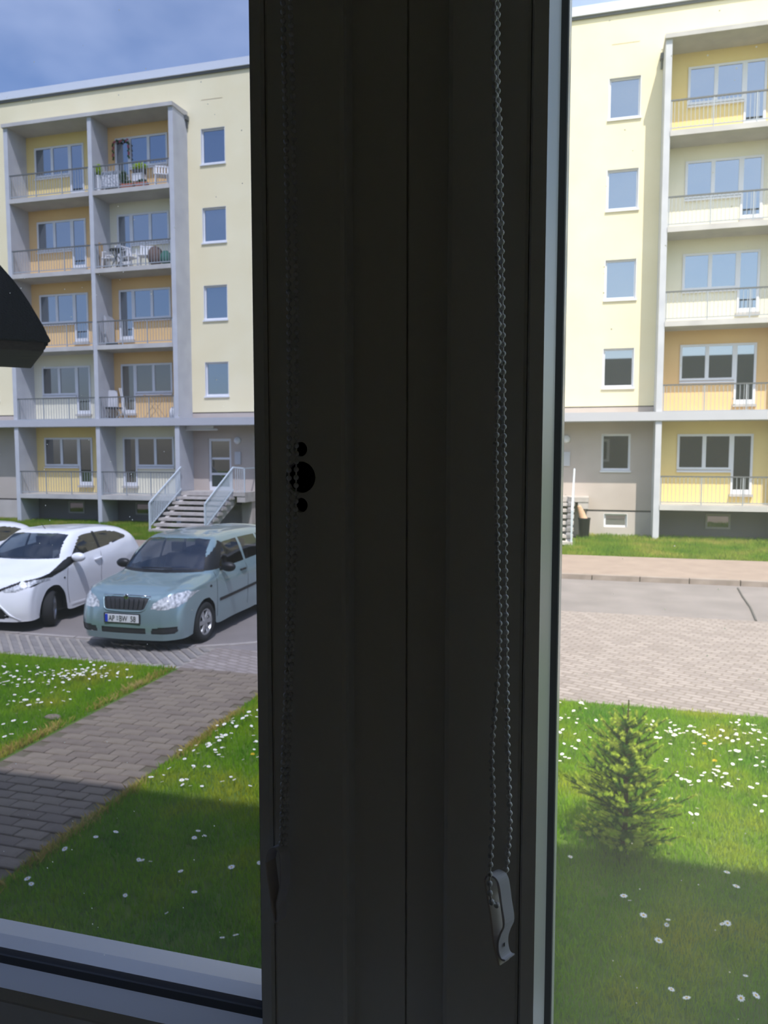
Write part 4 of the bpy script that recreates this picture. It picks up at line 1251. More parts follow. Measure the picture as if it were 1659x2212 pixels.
regs2 = [
 ('windshield', carshield, lambda C, N: (C[:, 1] > 0.8) & (C[:, 1] < 1.75) & (N[:, 1] < -0.2) & inpoly(C[:, 0], C[:, 2], [(-.66,1.045),(.66,1.045),(.53,1.39),(.35,1.412),(-.35,1.412),(-.53,1.39)]), -0.004),
 ('side_window', carglass, P_side([(1.25,1.035),(1.42,1.20),(1.62,1.345),(1.85,1.375),(2.0,1.382),(2.0,1.10)]), -0.004),
 ('side_window', carglass, P_side([(2.06,1.108),(2.06,1.383),(2.4,1.372),(2.70,1.325),(2.90,1.245),(2.88,1.21),(2.6,1.175)]), -0.004),
 ('window_pillar', black, P_side([(1.99,1.095),(1.99,1.385),(2.07,1.387),(2.07,1.105)]), -0.002),
 ('rear_window', black, lambda C, N: (C[:, 1] > 3.13) & inpoly(C[:, 0], C[:, 2], [(-.74,1.02),(.74,1.02),(.60,1.275),(-.60,1.275)]), -0.002),
 ('headlight', lampm, P_front([hl2], 0.62), 0.003),
 ('headlight', lampm, P_front([mir(hl2)], 0.62), 0.003),
 ('black_sweep', black, lambda C, N: (np.abs(C[:, 0]) > 0.52) & (inpoly(C[:, 1], C[:, 2], [(.20,.80),(.62,.865),(.9,.95),(1.20,1.05),(1.40,1.045),(1.32,.975),(1.0,.875),(.62,.785),(.36,.735),(.2,.70)])), 0.001),
 ('black_sweep', black, P_front([[(.20,.655),(.36,.70),(.55,.775),(.60,.80),(.60,.755),(.36,.645),(.20,.62)], mir([(.20,.655),(.36,.70),(.55,.775),(.60,.80),(.60,.755),(.36,.645),(.20,.62)])], 0.5), 0.001),
 ('lower_intake', black, P_front([xin], 0.3), -0.02),
]
WHITE = empty('car', (-9.13, 9.60, 0.0), rz=math.radians(2.0), label='small white hatchback with black headlamp sweep parked left of the teal car', cat='car', group='parked cars')
V2, N2, D3, M3 = build_car(WHITE, T2, regs2, whitep)
interior(WHITE, 0.95, 1.75, 3.5, 0.78)
wm2 = wheel_meshes(0.285, 0.175, 0.19, 5, alloy)
put_wheel(WHITE, wm2, 0.715, 0.70, 0.285, math.radians(30)); put_wheel(WHITE, wm2, -0.715, 0.70, 0.285, math.radians(30))
put_wheel(WHITE, wm2, 0.715, 3.03, 0.285); put_wheel(WHITE, wm2, -0.715, 3.03, 0.285)
for yw in (0.70, 3.03):
    for sx in (1, -1):
        prof = [(yw + 0.34 * math.cos(a), 0.30 + 0.34 * math.sin(a)) for a in [PI * k / 14 for k in range(15)]] + [(yw - 0.352, 0.22)] + [(yw + 0.352 * math.cos(a), 0.30 + 0.352 * math.sin(a)) for a in [PI - PI * k / 14 for k in range(15)]] + [(yw + 0.352, 0.22)]
        MB().prism(prof, 'x', sx * 0.50, sx * 0.785).build('wheel_arch_liner', black, WHITE, local=True)
for ys in (1.10, 2.03):
    strip(WHITE, 'door_seam', [(ys - 0.05 * math.sin(k / 12 * PI), 0.30 + (0.70 if ys < 1.5 else 0.75) * k / 12) for k in range(13)], 0.007, 0.004, rubber, D3)
strip(WHITE, 'sill_crease', [(1.15 + 0.15 * k, 0.27) for k in range(10)], 0.03, 0.012, whitep, D3)
x_ = side_x(D3, 1.9, 0.93)
for sg in (1, -1): MB().tube([(sg * (x_ + 0.008), 1.80, 0.93), (sg * (x_ + 0.028), 1.84, 0.935), (sg * (x_ + 0.028), 1.96, 0.945), (sg * (x_ + 0.008), 2.0, 0.95)], 0.017, 6).build('door_handle', whitep, WHITE, local=True, smooth=True)
MB().blob((side_x(D3, 0.98, 0.74) + 0.002, 0.98, 0.74), (0.006, 0.022, 0.016), 10, 6).build('side_repeater', black, WHITE, local=True, smooth=True)
for sg in (1, -1):
    x_ = side_x(D3, 1.33, 1.03)
    m_ = MB(); m_.blob((sg * (x_ + 0.14), 1.24, 1.045), (0.125, 0.075, 0.078), 16, 10)
    o = m_.build('wing_mirror', whitep, WHITE, local=True, smooth=True)
    MB().bar((sg * (x_ - 0.02), 1.27, 0.99), (sg * (x_ + 0.12), 1.25, 0.985), 0.07, 0.04).build('mirror_foot', black, o, local=True)
MB().tube([(0.30, 0.06, 0.30), (0.44, 0.055, 0.285)], 0.03, 8).build('fog_lamp', lampm, WHITE, local=True)
for sg in (1, -1):
    MB().tube([(sg * x_, front_y(D3, sg * x_, z_) - 0.006, z_) for (x_, z_) in ((.22, .60), (.36, .45), (.52, .30), (.66, .205))], 0.014, 6).build('bumper_blade', whitep, WHITE, local=True, smooth=True)
MB().tube([(0.0, 1.62, 1.44), (-0.02, 1.52, 1.56)], 0.005, 5).build('aerial', black, WHITE, local=True)
MB().tube([(-0.45, 0.92, 1.055), (-0.1, 0.90, 1.07), (0.25, 0.92, 1.065)], 0.008, 6).build('wiper', black, WHITE, local=True)
THIRD = copy_tree(WHITE)
THIRD.location = (-11.47, 9.75, 0.0)
tag(THIRD, 'white car cut off at the left edge, only its rear roof showing', 'car', 'parked cars')

# ------------------------------------------------------------------ lawn blades
def blade_mat(name, c1, c2, c3, scale):
    m = bpy.data.materials.new(name); m.use_nodes = True
    n = m.node_tree; n.nodes.clear()
    o = n.nodes.new('ShaderNodeOutputMaterial')
    t = n.nodes.new('ShaderNodeTexCoord')
    z = n.nodes.new('ShaderNodeTexNoise'); z.inputs['Scale'].default_value = scale; z.inputs['Detail'].default_value = 4
    cr = n.nodes.new('ShaderNodeValToRGB')
    cr.color_ramp.elements[0].position = 0.32; cr.color_ramp.elements[0].color = (*lin(c1), 1)
    cr.color_ramp.elements[1].position = 0.68; cr.color_ramp.elements[1].color = (*lin(c3), 1)
    e = cr.color_ramp.elements.new(0.5); e.color = (*lin(c2), 1)
    n.links.new(t.outputs['Object'], z.inputs['Vector']); n.links.new(z.outputs['Fac'], cr.inputs['Fac'])
    z2 = n.nodes.new('ShaderNodeTexNoise'); z2.inputs['Scale'].default_value = 60
    n.links.new(t.outputs['Object'], z2.inputs['Vector'])
    hv = n.nodes.new('ShaderNodeHueSaturation')
    r2 = n.nodes.new('ShaderNodeMapRange'); r2.inputs['To Min'].default_value = 0.72; r2.inputs['To Max'].default_value = 1.28
    n.links.new(z2.outputs['Fac'], r2.inputs['Value']); n.links.new(r2.outputs['Result'], hv.inputs['Value'])
    n.links.new(cr.outputs['Color'], hv.inputs['Color'])
    d = n.nodes.new('ShaderNodeBsdfDiffuse'); tr = n.nodes.new('ShaderNodeBsdfTranslucent'); x = n.nodes.new('ShaderNodeMixShader'); x.inputs['Fac'].default_value = 0.35
    n.links.new(hv.outputs['Color'], d.inputs['Color']); n.links.new(hv.outputs['Color'], tr.inputs['Color'])
    n.links.new(d.outputs[0], x.inputs[1]); n.links.new(tr.outputs[0], x.inputs[2]); n.links.new(x.outputs[0], o.inputs['Surface'])
    return m

def blades(name, P, hmin, hmax, wd, m, label, cat, lean=0.5, loc=(0, 0, 0)):
    """P (n, 2 or 3) foot points; one bent blade of two triangles each"""
    n = len(P)
    z0 = P[:, 2] if P.shape[1] > 2 else np.zeros(n)
    a = RNG.uniform(0, 2 * PI, n); h = RNG.uniform(hmin, hmax, n) ; ww = wd * RNG.uniform(0.7, 1.3, n)
    l = RNG.uniform(0.1, lean, n) * h; la = RNG.uniform(0, 2 * PI, n)
    V = np.zeros((n, 4, 3))
    V[:, 0] = np.stack([P[:, 0] - np.cos(a) * ww / 2, P[:, 1] - np.sin(a) * ww / 2, z0], 1)
    V[:, 1] = np.stack([P[:, 0] + np.cos(a) * ww / 2, P[:, 1] + np.sin(a) * ww / 2, z0], 1)
    mx_, my_ = P[:, 0] + np.cos(la) * l * 0.4, P[:, 1] + np.sin(la) * l * 0.4
    V[:, 2] = np.stack([mx_ + np.cos(a) * ww * 0.4, my_ + np.sin(a) * ww * 0.4, z0 + h * 0.6], 1)
    V[:, 3] = np.stack([P[:, 0] + np.cos(la) * l, P[:, 1] + np.sin(la) * l, z0 + h], 1)
    V = V.reshape(-1, 3) - np.array(loc)
    k = np.arange(n) * 4
    F_ = np.concatenate([np.stack([k, k + 1, k + 2], 1), np.stack([k, k + 2, k + 3], 1)]).astype(np.int32)
    me = bpy.data.meshes.new(name)
    me.vertices.add(len(V)); me.vertices.foreach_set('co', V.ravel())
    me.loops.add(F_.size); me.loops.foreach_set('vertex_index', F_.ravel())
    me.polygons.add(len(F_)); me.polygons.foreach_set('loop_start', np.arange(len(F_), dtype=np.int32) * 3)
    me.update(calc_edges=True); me.materials.append(m)
    o = bpy.data.objects.new(name, me); COL.objects.link(o); o.location = loc
    return tag(o, label, cat, kind='stuff')

def scatter(x0, x1, y0, y1, dens):
    n = int((x1 - x0) * (y1 - y0) * dens)
    return np.stack([RNG.uniform(x0, x1, n), RNG.uniform(y0, y1, n)], 1)
lawn_m = blade_mat('lawn_green', (98, 156, 24), (136, 178, 30), (186, 188, 58), 1.1)
PA = np.concatenate([scatter(-9.2, -5.16, 4.2, 8.62, 5200), scatter(-3.66, 3.2, 2.7, 8.62, 5200)])
blades('lawn_grass', PA, 0.025, 0.07, 0.006, lawn_m, 'short green grass of the near lawn', 'grass', loc=(-2, 5, 0))
PB = scatter(-24, 6.5, 20.75, 26.0, 900); PB = np.column_stack([PB, np.full(len(PB), 0.03)])
keep = ~((PB[:, 1] > 22.75) & (((PB[:, 0] > -14.7) & (PB[:, 0] < -12.35)) | ((PB[:, 0] > -2.8) & (PB[:, 0] < -0.5))))
blades('far_lawn_grass', PB[keep], 0.05, 0.16, 0.014, blade_mat('far_lawn_green', (100, 140, 42), (130, 156, 52), (172, 168, 84), 0.9), 'green grass strip along the foot of the flats', 'grass', loc=(-8, 23, 0))
# straw-coloured fringe along the path edges
n = 7000
yy = RNG.uniform(3.2, 8.6, n); sd_ = RNG.random(n) < 0.5
xx = np.where(sd_, -5.17 - np.abs(RNG.normal(0, 0.06, n)), -3.66 + np.abs(RNG.normal(0, 0.045, n)))
keep = (np.sin(yy * 3.1 + sd_ * 2.0) + np.sin(yy * 7.3) * 0.6 + RNG.normal(0, 0.5, n)) > -0.3
blades('dry_grass_fringe', np.stack([xx, yy], 1)[keep], 0.03, 0.085, 0.007, blade_mat('straw_grass', (176, 156, 84), (198, 174, 96), (208, 188, 120), 2.0), 'dry straw-coloured grass along both edges of the path', 'grass', 0.9, loc=(-4.4, 6, 0))

# ------------------------------------------------------------------ daisies and dandelions
petal = mat('daisy_petal_white', (244, 244, 240), 0.7)
yolk = mat('daisy_centre_yellow', (226, 186, 50), 0.7)
stemg = mat('flower_stem_green', (96, 130, 56), 0.8)
def daisy_mesh(r, seed, hgt):
    rd = random.Random(seed)
    v, f, mi = [], [], []
    n = 9
    tilt = rd.uniform(0.1, 0.5); ta = rd.uniform(0, 6.28)
    def T(x_, y_, z_):
        d = (x_ * math.cos(ta) + y_ * math.sin(ta)) * math.sin(tilt)
        return (x_, y_, z_ + d + hgt)
    v.append(T(0, 0, 0.0))
    for k in range(n * 2):
        a = 2 * PI * k / (n * 2); rr = r * (1.0 if k % 2 == 0 else 0.72) * rd.uniform(0.92, 1.08)
        v.append(T(rr * math.cos(a), rr * math.sin(a), r * 0.12))
    for k in range(n * 2): f.append((0, 1 + k, 1 + (k + 1) % (n * 2))); mi.append(0)
    k0 = len(v)
    for k in range(6): v.append(T(r * 0.33 * math.cos(k * PI / 3), r * 0.33 * math.sin(k * PI / 3), r * 0.16))
    v.append(T(0, 0, r * 0.32))
    for k in range(6): f.append((k0 + k, k0 + (k + 1) % 6, k0 + 6)); mi.append(1)
    k0 = len(v)
    for z_ in (0.0, hgt):
        for k in range(3): v.append((0.0018 * math.cos(k * 2.1), 0.0018 * math.sin(k * 2.1), z_))
    for k in range(3): f.append((k0 + k, k0 + (k + 1) % 3, k0 + 3 + (k + 1) % 3, k0 + 3 + k)); mi.append(2)
    me = bpy.data.meshes.new('daisy'); me.from_pydata(v, [], f)
    for m_ in (petal, yolk, stemg): me.materials.append(m_)
    me.polygons.foreach_set('material_index', mi); me.update()
    return me
dms = [daisy_mesh(0.0145 + 0.002 * k, k, 0.07 + 0.008 * k) for k in range(4)]
rd = random.Random(21)
LBL_A = ('small white daisy in the sunlit lawn left of the path', 'daisies left of the path')
LBL_B = ('small white daisy in the sunlit lawn between path and dark window post', 'daisies right of the path')
LBL_C = ('small white daisy in the sunlit lawn around the little spruce', 'daisies around the spruce')
LBL_D = ('stray white daisy in the shaded lawn', 'daisies in the shade')
spots = []
def cluster(lbl, cx_, cy_, sx, sy, n_):
    for _ in range(n_): spots.append((lbl, rd.gauss(cx_, sx), rd.gauss(cy_, sy)))
for (cx_, cy_, sx, sy, n_) in ((-6.75, 7.5, .3, .2, 48), (-6.25, 7.78, .25, .16, 50), (-5.95, 7.95, .2, .13, 46), (-5.5, 7.86, .12, .16, 6), (-5.95, 7.15, .22, .22, 14), (-6.15, 6.78, .18, .16, 12), (-5.7, 6.9, .12, .12, 6), (-5.62, 6.3, .16, .16, 8), (-5.5, 5.95, .12, .14, 4), (-7.3, 7.9, .4, .25, 14)): cluster(LBL_A, cx_, cy_, sx, sy, n_)
for (cx_, cy_, sx, sy, n_) in ((-3.36, 7.05, .07, .2, 12), (-3.42, 6.75, .08, .16, 9), (-3.42, 6.4, .1, .14, 7), (-3.45, 6.05, .09, .12, 7), (-3.15, 6.1, .2, .25, 14), (-2.95, 6.5, .2, .3, 12), (-3.35, 5.48, .12, .08, 7), (-3.0, 5.6, .2, .12, 7)): cluster(LBL_B, cx_, cy_, sx, sy, n_)
for (cx_, cy_, sx, sy, n_) in ((-0.2, 7.7, .12, .35, 16), (-0.15, 7.1, .12, .2, 9), (0.1, 7.5, .15, .2, 7), (0.85, 7.8, .18, .18, 32), (1.1, 7.5, .2, .25, 26), (1.5, 8.0, .15, .2, 26), (1.55, 7.4, .18, .3, 22), (1.0, 6.75, .16, .14, 16), (1.25, 6.7, .16, .16, 9), (.8, 6.65, .05, .06, 6), (0.75, 6.05, .1, .12, 5), (1.9, 7.3, .2, .4, 10), (-0.1, 8.3, .2, .08, 6), (1.45, 6.3, .15, .15, 5)): cluster(LBL_C, cx_, cy_, sx, sy, n_)
for p in ((-2.683, 4.682), (-2.62, 4.72), (-2.69, 4.75), (-2.327, 4.048), (-3.411, 3.881), (-3.40, 3.90), (-3.445, 4.278), (-3.36, 4.5), (-3.28, 4.62), (-2.888, 4.308), (-2.85, 4.29), (-2.80, 4.31), (-2.545, 4.257), (-2.391, 3.834), (-1.972, 3.726), (-1.9, 3.75), (-2.25, 4.395), (-2.1, 4.5), (-2.75, 3.95), (0.265, 4.725), (0.23, 4.73), (0.336, 4.56), (0.462, 4.526), (0.47, 4.53), (0.889, 5.2), (0.91, 4.989), (0.77, 4.588), (0.80, 4.6), (0.815, 4.138), (0.84, 4.0), (0.434, 3.938), (0.5, 3.88), (0.761, 3.95), (0.40, 4.3), (-0.1, 5.1)): spots.append((LBL_D, p[0], p[1]))
ok = [s_ for s_ in spots if not (-5.2 < s_[1] < -3.62) and s_[2] < 8.6]
shade = [s_ for s_ in ok if s_[0] is LBL_D]
sunl = [s_ for s_ in ok if s_[0] is not LBL_D]
rd.shuffle(sunl)
sunl.sort(key=lambda s_: s_[2])
indiv = shade + sunl[:300 - len(shade)]
for (lb, x_, y_) in indiv:
    o = inst('daisy', rd.choice(dms), None, (x_, y_, 0.0), rd.uniform(0, 6.28))
    k = rd.uniform(0.85, 1.25); o.scale = (k, k, rd.uniform(0.7, 1.1))
    tag(o, lb[0], 'flower', lb[1])
rest = sunl[300 - len(shade):]
if rest:
    bmz = bmesh.new()
    for (lb, x_, y_) in rest:
        b2 = bmesh.new(); b2.from_mesh(rd.choice(dms))
        bmesh.ops.rotate(b2, verts=b2.verts, matrix=Matrix.Rotation(rd.uniform(0, 6.28), 3, 'Z'))
        bmesh.ops.translate(b2, verts=b2.verts, vec=(x_ + 3, y_ - 8, 0))
        tmp = bpy.data.meshes.new('tmp'); b2.to_mesh(tmp); b2.free()
        bmz.from_mesh(tmp); bpy.data.meshes.remove(tmp)
    me = bpy.data.meshes.new('distant_daisies'); bmz.to_mesh(me); bmz.free()
    for m_ in (petal, yolk, stemg): me.materials.append(m_)
    o = bpy.data.objects.new('distant_daisies', me); COL.objects.link(o); o.location = (-3, 8, 0)
    tag(o, 'farthest white daisies of the lawn along the paving', 'flowers', kind='stuff')
def dandelion(x_, y_, label):
    D_ = empty('dandelion', (x_, y_, 0), label=label, cat='flower')
    MB().tube([(0, 0, 0), (0.003, 0.002, 0.05), (0.004, 0.0, 0.09)], 0.003, 5).build('stem', stemg, D_, local=True)
    b_ = MB()
    for k in range(26):
        a = k * 2.4; t = (k % 5) / 4
        b_.add([(0.004, 0, 0.088), (0.004 + 0.024 * math.cos(a - .12) * (0.5 + 0.5 * t), 0.024 * math.sin(a - .12) * (0.5 + 0.5 * t), 0.094 + 0.014 * (1 - t)), (0.004 + 0.024 * math.cos(a + .12) * (0.5 + 0.5 * t), 0.024 * math.sin(a + .12) * (0.5 + 0.5 * t), 0.094 + 0.014 * (1 - t))], [(0, 1, 2)])
    b_.build('flower_head', MATS.get('dandelion_yellow') or mat('dandelion_yellow', (246, 206, 30), 0.7), D_, local=True)
dandelion(-2.904, 6.109, 'yellow dandelion at the dark window post, left lawn')
dandelion(1.07, 7.05, 'yellow dandelion right of the spruce, nearer of two')
dandelion(1.04, 7.45, 'yellow dandelion right of the spruce, farther of two')
# flat stone in the left lawn
tag(MB().blob((-5.42, 6.62, 0.025), (0.10, 0.06, 0.03), 12, 6, 0.08).build('stone', pav_mats[0], None, loc=(-5.42, 6.62, 0), smooth=True), 'flat grey stone in the lawn left of the path', 'stone')

# ------------------------------------------------------------------ little spruce
SP = empty('spruce_sapling', (0.255, 5.43, 0.0), label='little bright green spruce tree at the edge of the shade', cat='tree')
rs = random.Random(3)
bark = mat('spruce_bark', (82, 64, 46), 0.9, var=0.3, scale=40)
MB().tube([(0, 0, 0), (0.01, 0, 0.3), (0.0, 0.01, 0.7), (0.01, 0.0, 1.09)], 0.022, 7, 0.004).build('trunk', bark, SP, local=True)
twigs = MB(); old_, new_ = [], []
def shoot(p0, d, L_, dens, bright):
    """needles bristling round a twig"""
    d = d.normalized()
    u = d.cross(Vector((0.3, 0.2, 1))).normalized(); v = d.cross(u)
    n = int(L_ * dens)
    for k in range(n):
        t = k / n
        a = rs.uniform(0, 6.28)
        p = p0 + d * (L_ * t)
        o_ = (u * math.cos(a) + v * math.sin(a))
        nd = (o_ * 0.8 + d * 0.6).normalized()
        ln = rs.uniform(0.016, 0.028)
        sd2 = nd.cross(d).normalized() * 0.0021
        (new_ if bright else old_).append((p - sd2, p + sd2, p + nd * ln))
z_ = 0.06
lev = 0
while z_ < 0.92:
    t = z_ / 1.1
    R_ = 0.44 * (1 - t) ** 0.75 + 0.03
    if t < 0.2: R_ *= 0.62 + 1.9 * t
    nb = 7 if t < 0.55 else 5
    for k in range(nb):
        a = 2 * PI * (k + 0.5 * (lev % 2)) / nb + rs.uniform(-.25, .25)
        L_ = R_ * rs.uniform(0.6, 1.2)
        d = Vector((math.cos(a), math.sin(a), rs.uniform(0.12, 0.4) + t * 0.7))
        p0 = Vector((0, 0, z_ + rs.uniform(-.02, .02)))
        dn = d.normalized()
        p1 = p0 + dn * L_
        twigs.tube([p0, p0 + dn * L_ * 0.6, p1], 0.005, 4, 0.002)
        nsub = max(2, int(L_ / 0.075))
        for s_ in range(nsub + 1):
            f_ = 0.22 + 0.78 * s_ / nsub
            q = p0 + dn * L_ * f_
            side = dn.cross(Vector((0, 0, 1))).normalized()
            for sg in ((1, -1) if s_ < nsub else (0,)):
                sdv = (dn * 0.75 + side * sg * rs.uniform(0.6, 0.9) + Vector((0, 0, rs.uniform(0.05, 0.35)))) if sg else dn + Vector((0, 0, 0.25))
                sl_ = (0.05 + 0.11 * L_ / 0.4) * (1.15 - f_ * 0.5) * rs.uniform(0.8, 1.2)
                twigs.tube([q, q + sdv.normalized() * sl_], 0.0025, 3)
                shoot(q, sdv, sl_ * 0.55, 1150, False)
                shoot(q + sdv.normalized() * sl_ * 0.5, sdv, sl_ * 0.6, 1350, True)
        shoot(p0 + dn * L_ * 0.1, dn, L_ * 0.85, 900, False)
    z_ += 0.098 - 0.02 * t
    lev += 1
shoot(Vector((0.005, 0, 0.88)), Vector((0.02, 0, 1)), 0.2, 700, True)
twigs.build('branches', bark, SP, local=True)
def tri_mesh(name, tris, m):
    V = np.array([[tuple(p) for p in t] for t in tris]).reshape(-1, 3)
    n = len(tris)
    me = bpy.data.meshes.new(name)
    me.from_pydata(V.tolist(), [], np.arange(n * 3).reshape(-1, 3).tolist()); me.materials.append(m)
    o = bpy.data.objects.new(name, me); COL.objects.link(o); o.parent = SP; o['kind'] = 'stuff'
    return o
tri_mesh('older_needles', old_, blade_mat('spruce_dark', (58, 98, 44), (76, 118, 50), (96, 138, 56), 6))
tri_mesh('young_shoots', new_, blade_mat('spruce_light', (150, 182, 58), (186, 206, 72), (204, 216, 96), 6))
print('spruce needles', len(old_), len(new_))

# ------------------------------------------------------------------ things on the balconies
whitepl = mat('white_garden_plastic', (226, 226, 228), 0.5)
terra = mat('terracotta', (178, 104, 82), 0.85, var=0.15, scale=10)
darkgr = mat('dark_garden_metal', (58, 60, 62), 0.6)
tanm = mat('tan_wood', (196, 160, 110), 0.8, var=0.15, scale=10)
greenm = mat('green_cloth', (60, 110, 96), 0.9, var=0.2)
brownm = mat('brown_cover', (112, 92, 84), 0.9, var=0.25, scale=6)
leafd = blade_mat('plant_leaf_green', (44, 80, 40), (60, 96, 48), (80, 112, 56), 5)
leafl = blade_mat('plant_leaf_lime', (150, 180, 30), (172, 200, 44), (190, 210, 70), 5)
def ztop(k): return FLOORS[k] + (0.16 if k != 1 else 0.23)
FLOORTOP = [ztop(k) for k in range(5)]

def leaf_ball(root, name, c, r, m, n=420, seed=1):
    rq = random.Random(seed); b_ = MB()
    for k in range(n):
        u = Vector((rq.gauss(0, 1), rq.gauss(0, 1), rq.gauss(0, 1))).normalized()
        q = rq.uniform(0.55, 1.0)
        p = Vector((c[0] + u.x * r[0] * q, c[1] + u.y * r[1] * q, c[2] + u.z * r[2] * q))
        s1 = Vector((rq.gauss(0, 1), rq.gauss(0, 1), rq.gauss(0, 1))).normalized() * 0.035
        s2 = u.cross(s1).normalized() * 0.022
        b_.add([p - s1, p + s2, p + s1, p - s2], [(0, 1, 2, 3)])
    return b_.build(name, m, root, local=True, fixn=False)

def pot_plant(x_, y_, k, label, potr, poth, ball, m, potm, seed):
    R_ = empty('potted_plant', (x_, y_, FLOORTOP[k]), label=label, cat='plant')
    MB().lathe([(potr * 0.75, 0), (potr, poth * 0.9), (potr * 1.08, poth * 0.9), (potr * 1.08, poth), (potr * 0.9, poth), (potr * 0.85, poth * 0.9)], 16).build('pot', potm, R_, local=True)
    MB().tube([(0, 0, poth * 0.85), (0, 0, poth + ball[2])], 0.02, 6).build('stem', bark, R_, local=True)
    leaf_ball(R_, 'foliage', (0, 0, poth + ball[2] * 0.95), ball, m, seed=seed)
    return R_

def garden_chair(x_, y_, k, rz_, label, m):
    R_ = empty('garden_chair', (x_, y_, FLOORTOP[k]), rz_, label=label, cat='chair', group='garden chairs on the balconies')
    MB().box(-.23, .23, -.23, .23, .40, .435).build('seat', m, R_, local=True, bevel=0.01)
    for sx in (-.21, .21):
        for sy in (-.21, .21): MB().bar((sx * 1.05, sy * 1.05, 0), (sx * 0.95, sy * 0.95, .41), 0.04).build('leg', m, R_, local=True)
    bk = MB()
    for j in range(5): bk.bar((-.2 + j * .1, .22, .43), (-.2 + j * .1, .29, .84), 0.05, 0.015)
    bk.bar((-.23, .29, .84), (.23, .29, .84), 0.05).build('backrest', m, R_, local=True)
    for sx in (-.25, .25): MB().bar((sx, -.2, .62), (sx, .25, .64), 0.045, 0.025).bar((sx, -.18, .40), (sx, -.18, .62), 0.03).build('armrest', m, R_, local=True)
    return R_

YB = FY - 0.55
# top balcony on the right bay of the left tower: cloth-covered table, plants, chairs
R_ = empty('balcony_table', (-17.35, YB, FLOORTOP[4]), label='small table under a patterned pale cloth on the top left balcony', cat='table')
for sx in (-.3, .3):
    for sy in (-.22, .22): MB().bar((sx, sy, 0), (sx, sy, .68), 0.035).build('leg', whitepl, R_, local=True)
MB().box(-.36, .36, -.27, .27, .68, .71).build('tabletop', whitepl, R_, local=True)
cl = []
cv = MB(); nn = 40
ring = []
for k in range(nn):
    a = 2 * PI * k / nn
    sx = max(-.37, min(.37, .52 * math.cos(a))); sy = max(-.28, min(.28, .42 * math.sin(a)))
    ring.append((sx, sy))
vs = [(p[0], p[1], .715) for p in ring] + [(p[0] * (1.04 + 0.05 * (i % 2)), p[1] * (1.04 + 0.05 * (i % 2)), .16) for i, p in enumerate(ring)]
cv.add(vs, [tuple(range(nn))] + [(i, (i + 1) % nn, nn + (i + 1) % nn, nn + i) for i in range(nn)])
cv.build('tablecloth', mat('patterned_cloth', (216, 216, 220), 0.9, rgb2=(140, 142, 150), scale=14, contrast=(0.45, 0.6)), R_, local=True)
pot_plant(-16.86, YB - 0.2, 4, 'dark green bushy potted plant on the top left balcony', 0.14, 0.2, (.17, .15, .27), leafd, terra, 2)
pot_plant(-17.9, YB - 0.2, 4, 'pale green plant by the divider of the top left balcony', 0.10, 0.62, (.12, .12, .22), leafl, whitepl, 3)
R_ = empty('plant_stool', (-16.28, YB - 0.1, FLOORTOP[4]), label='white stool carrying the lime green plant on the top left balcony', cat='stool')
MB().box(-.22, .22, -.16, .16, .50, .56).build('seat', whitepl, R_, local=True, bevel=0.015)
for sx in (-.18, .18):
    for sy in (-.12, .12): MB().bar((sx, sy, 0), (sx, sy, .51), 0.045).build('leg', whitepl, R_, local=True)
MB().box(-.21, .21, -.15, .15, .28, .50).build('apron', whitepl, R_, local=True)
R_ = empty('planter', (-16.25, YB - 0.1, FLOORTOP[4] + 0.56), label='dark planter with a lime green plant on the white stool', cat='planter')
MB().prism([(-.2, 0), (.2, 0), (.24, .16), (-.24, .16)], 'y', -.1, .1).build('trough', darkgr, R_, local=True)
leaf_ball(R_, 'foliage', (0, 0, .26), (.32, .17, .14), leafl, 500, 8)
for j, (px_, lab) in enumerate(((-16.62, 'terracotta trough at the left foot of the white stool'), (-16.05, 'terracotta trough at the right foot of the white stool'))):
    R_ = empty('terracotta_trough', (px_, YB - 0.28, FLOORTOP[4]), label=lab, cat='planter', group='terracotta troughs on the top left balcony')
    MB().prism([(-.2, 0), (.2, 0), (.25, .18), (-.25, .18)], 'y', -.09, .09).build('trough', terra, R_, local=True)
    leaf_ball(R_, 'foliage', (0, 0, .24), (.22, .08, .08), leafd, 140, 20 + j)
garden_chair(-15.35, YB - 0.1, 4, 0.5, 'white plastic chair at the right end of the top left balcony', whitepl)
# bunting over the balcony door
R_ = empty('garland', (-17.38, FY - 0.09, 14.40), label='red and green garland over the top left balcony door', cat='garland')
for k in range(30):
    if k < 10: gp = (-.33 + .02 * math.sin(k * 2.1), -.62 + .062 * k)
    elif k < 20: gp = (-.33 + .066 * (k - 9.5), .02 + .03 * math.sin(k * 1.7))
    else: gp = (.33 + .02 * math.sin(k * 2.3), -.62 + .062 * (k - 20))
    MB().blob((gp[0], -0.02, gp[1]), (.042, .03, .036), 8, 5, 0.1).build('garland_tuft', (MATS.get('garland_red') or mat('garland_red', (170, 72, 92), 0.9)) if (k // 2) % 2 else leafd, R_, local=True)
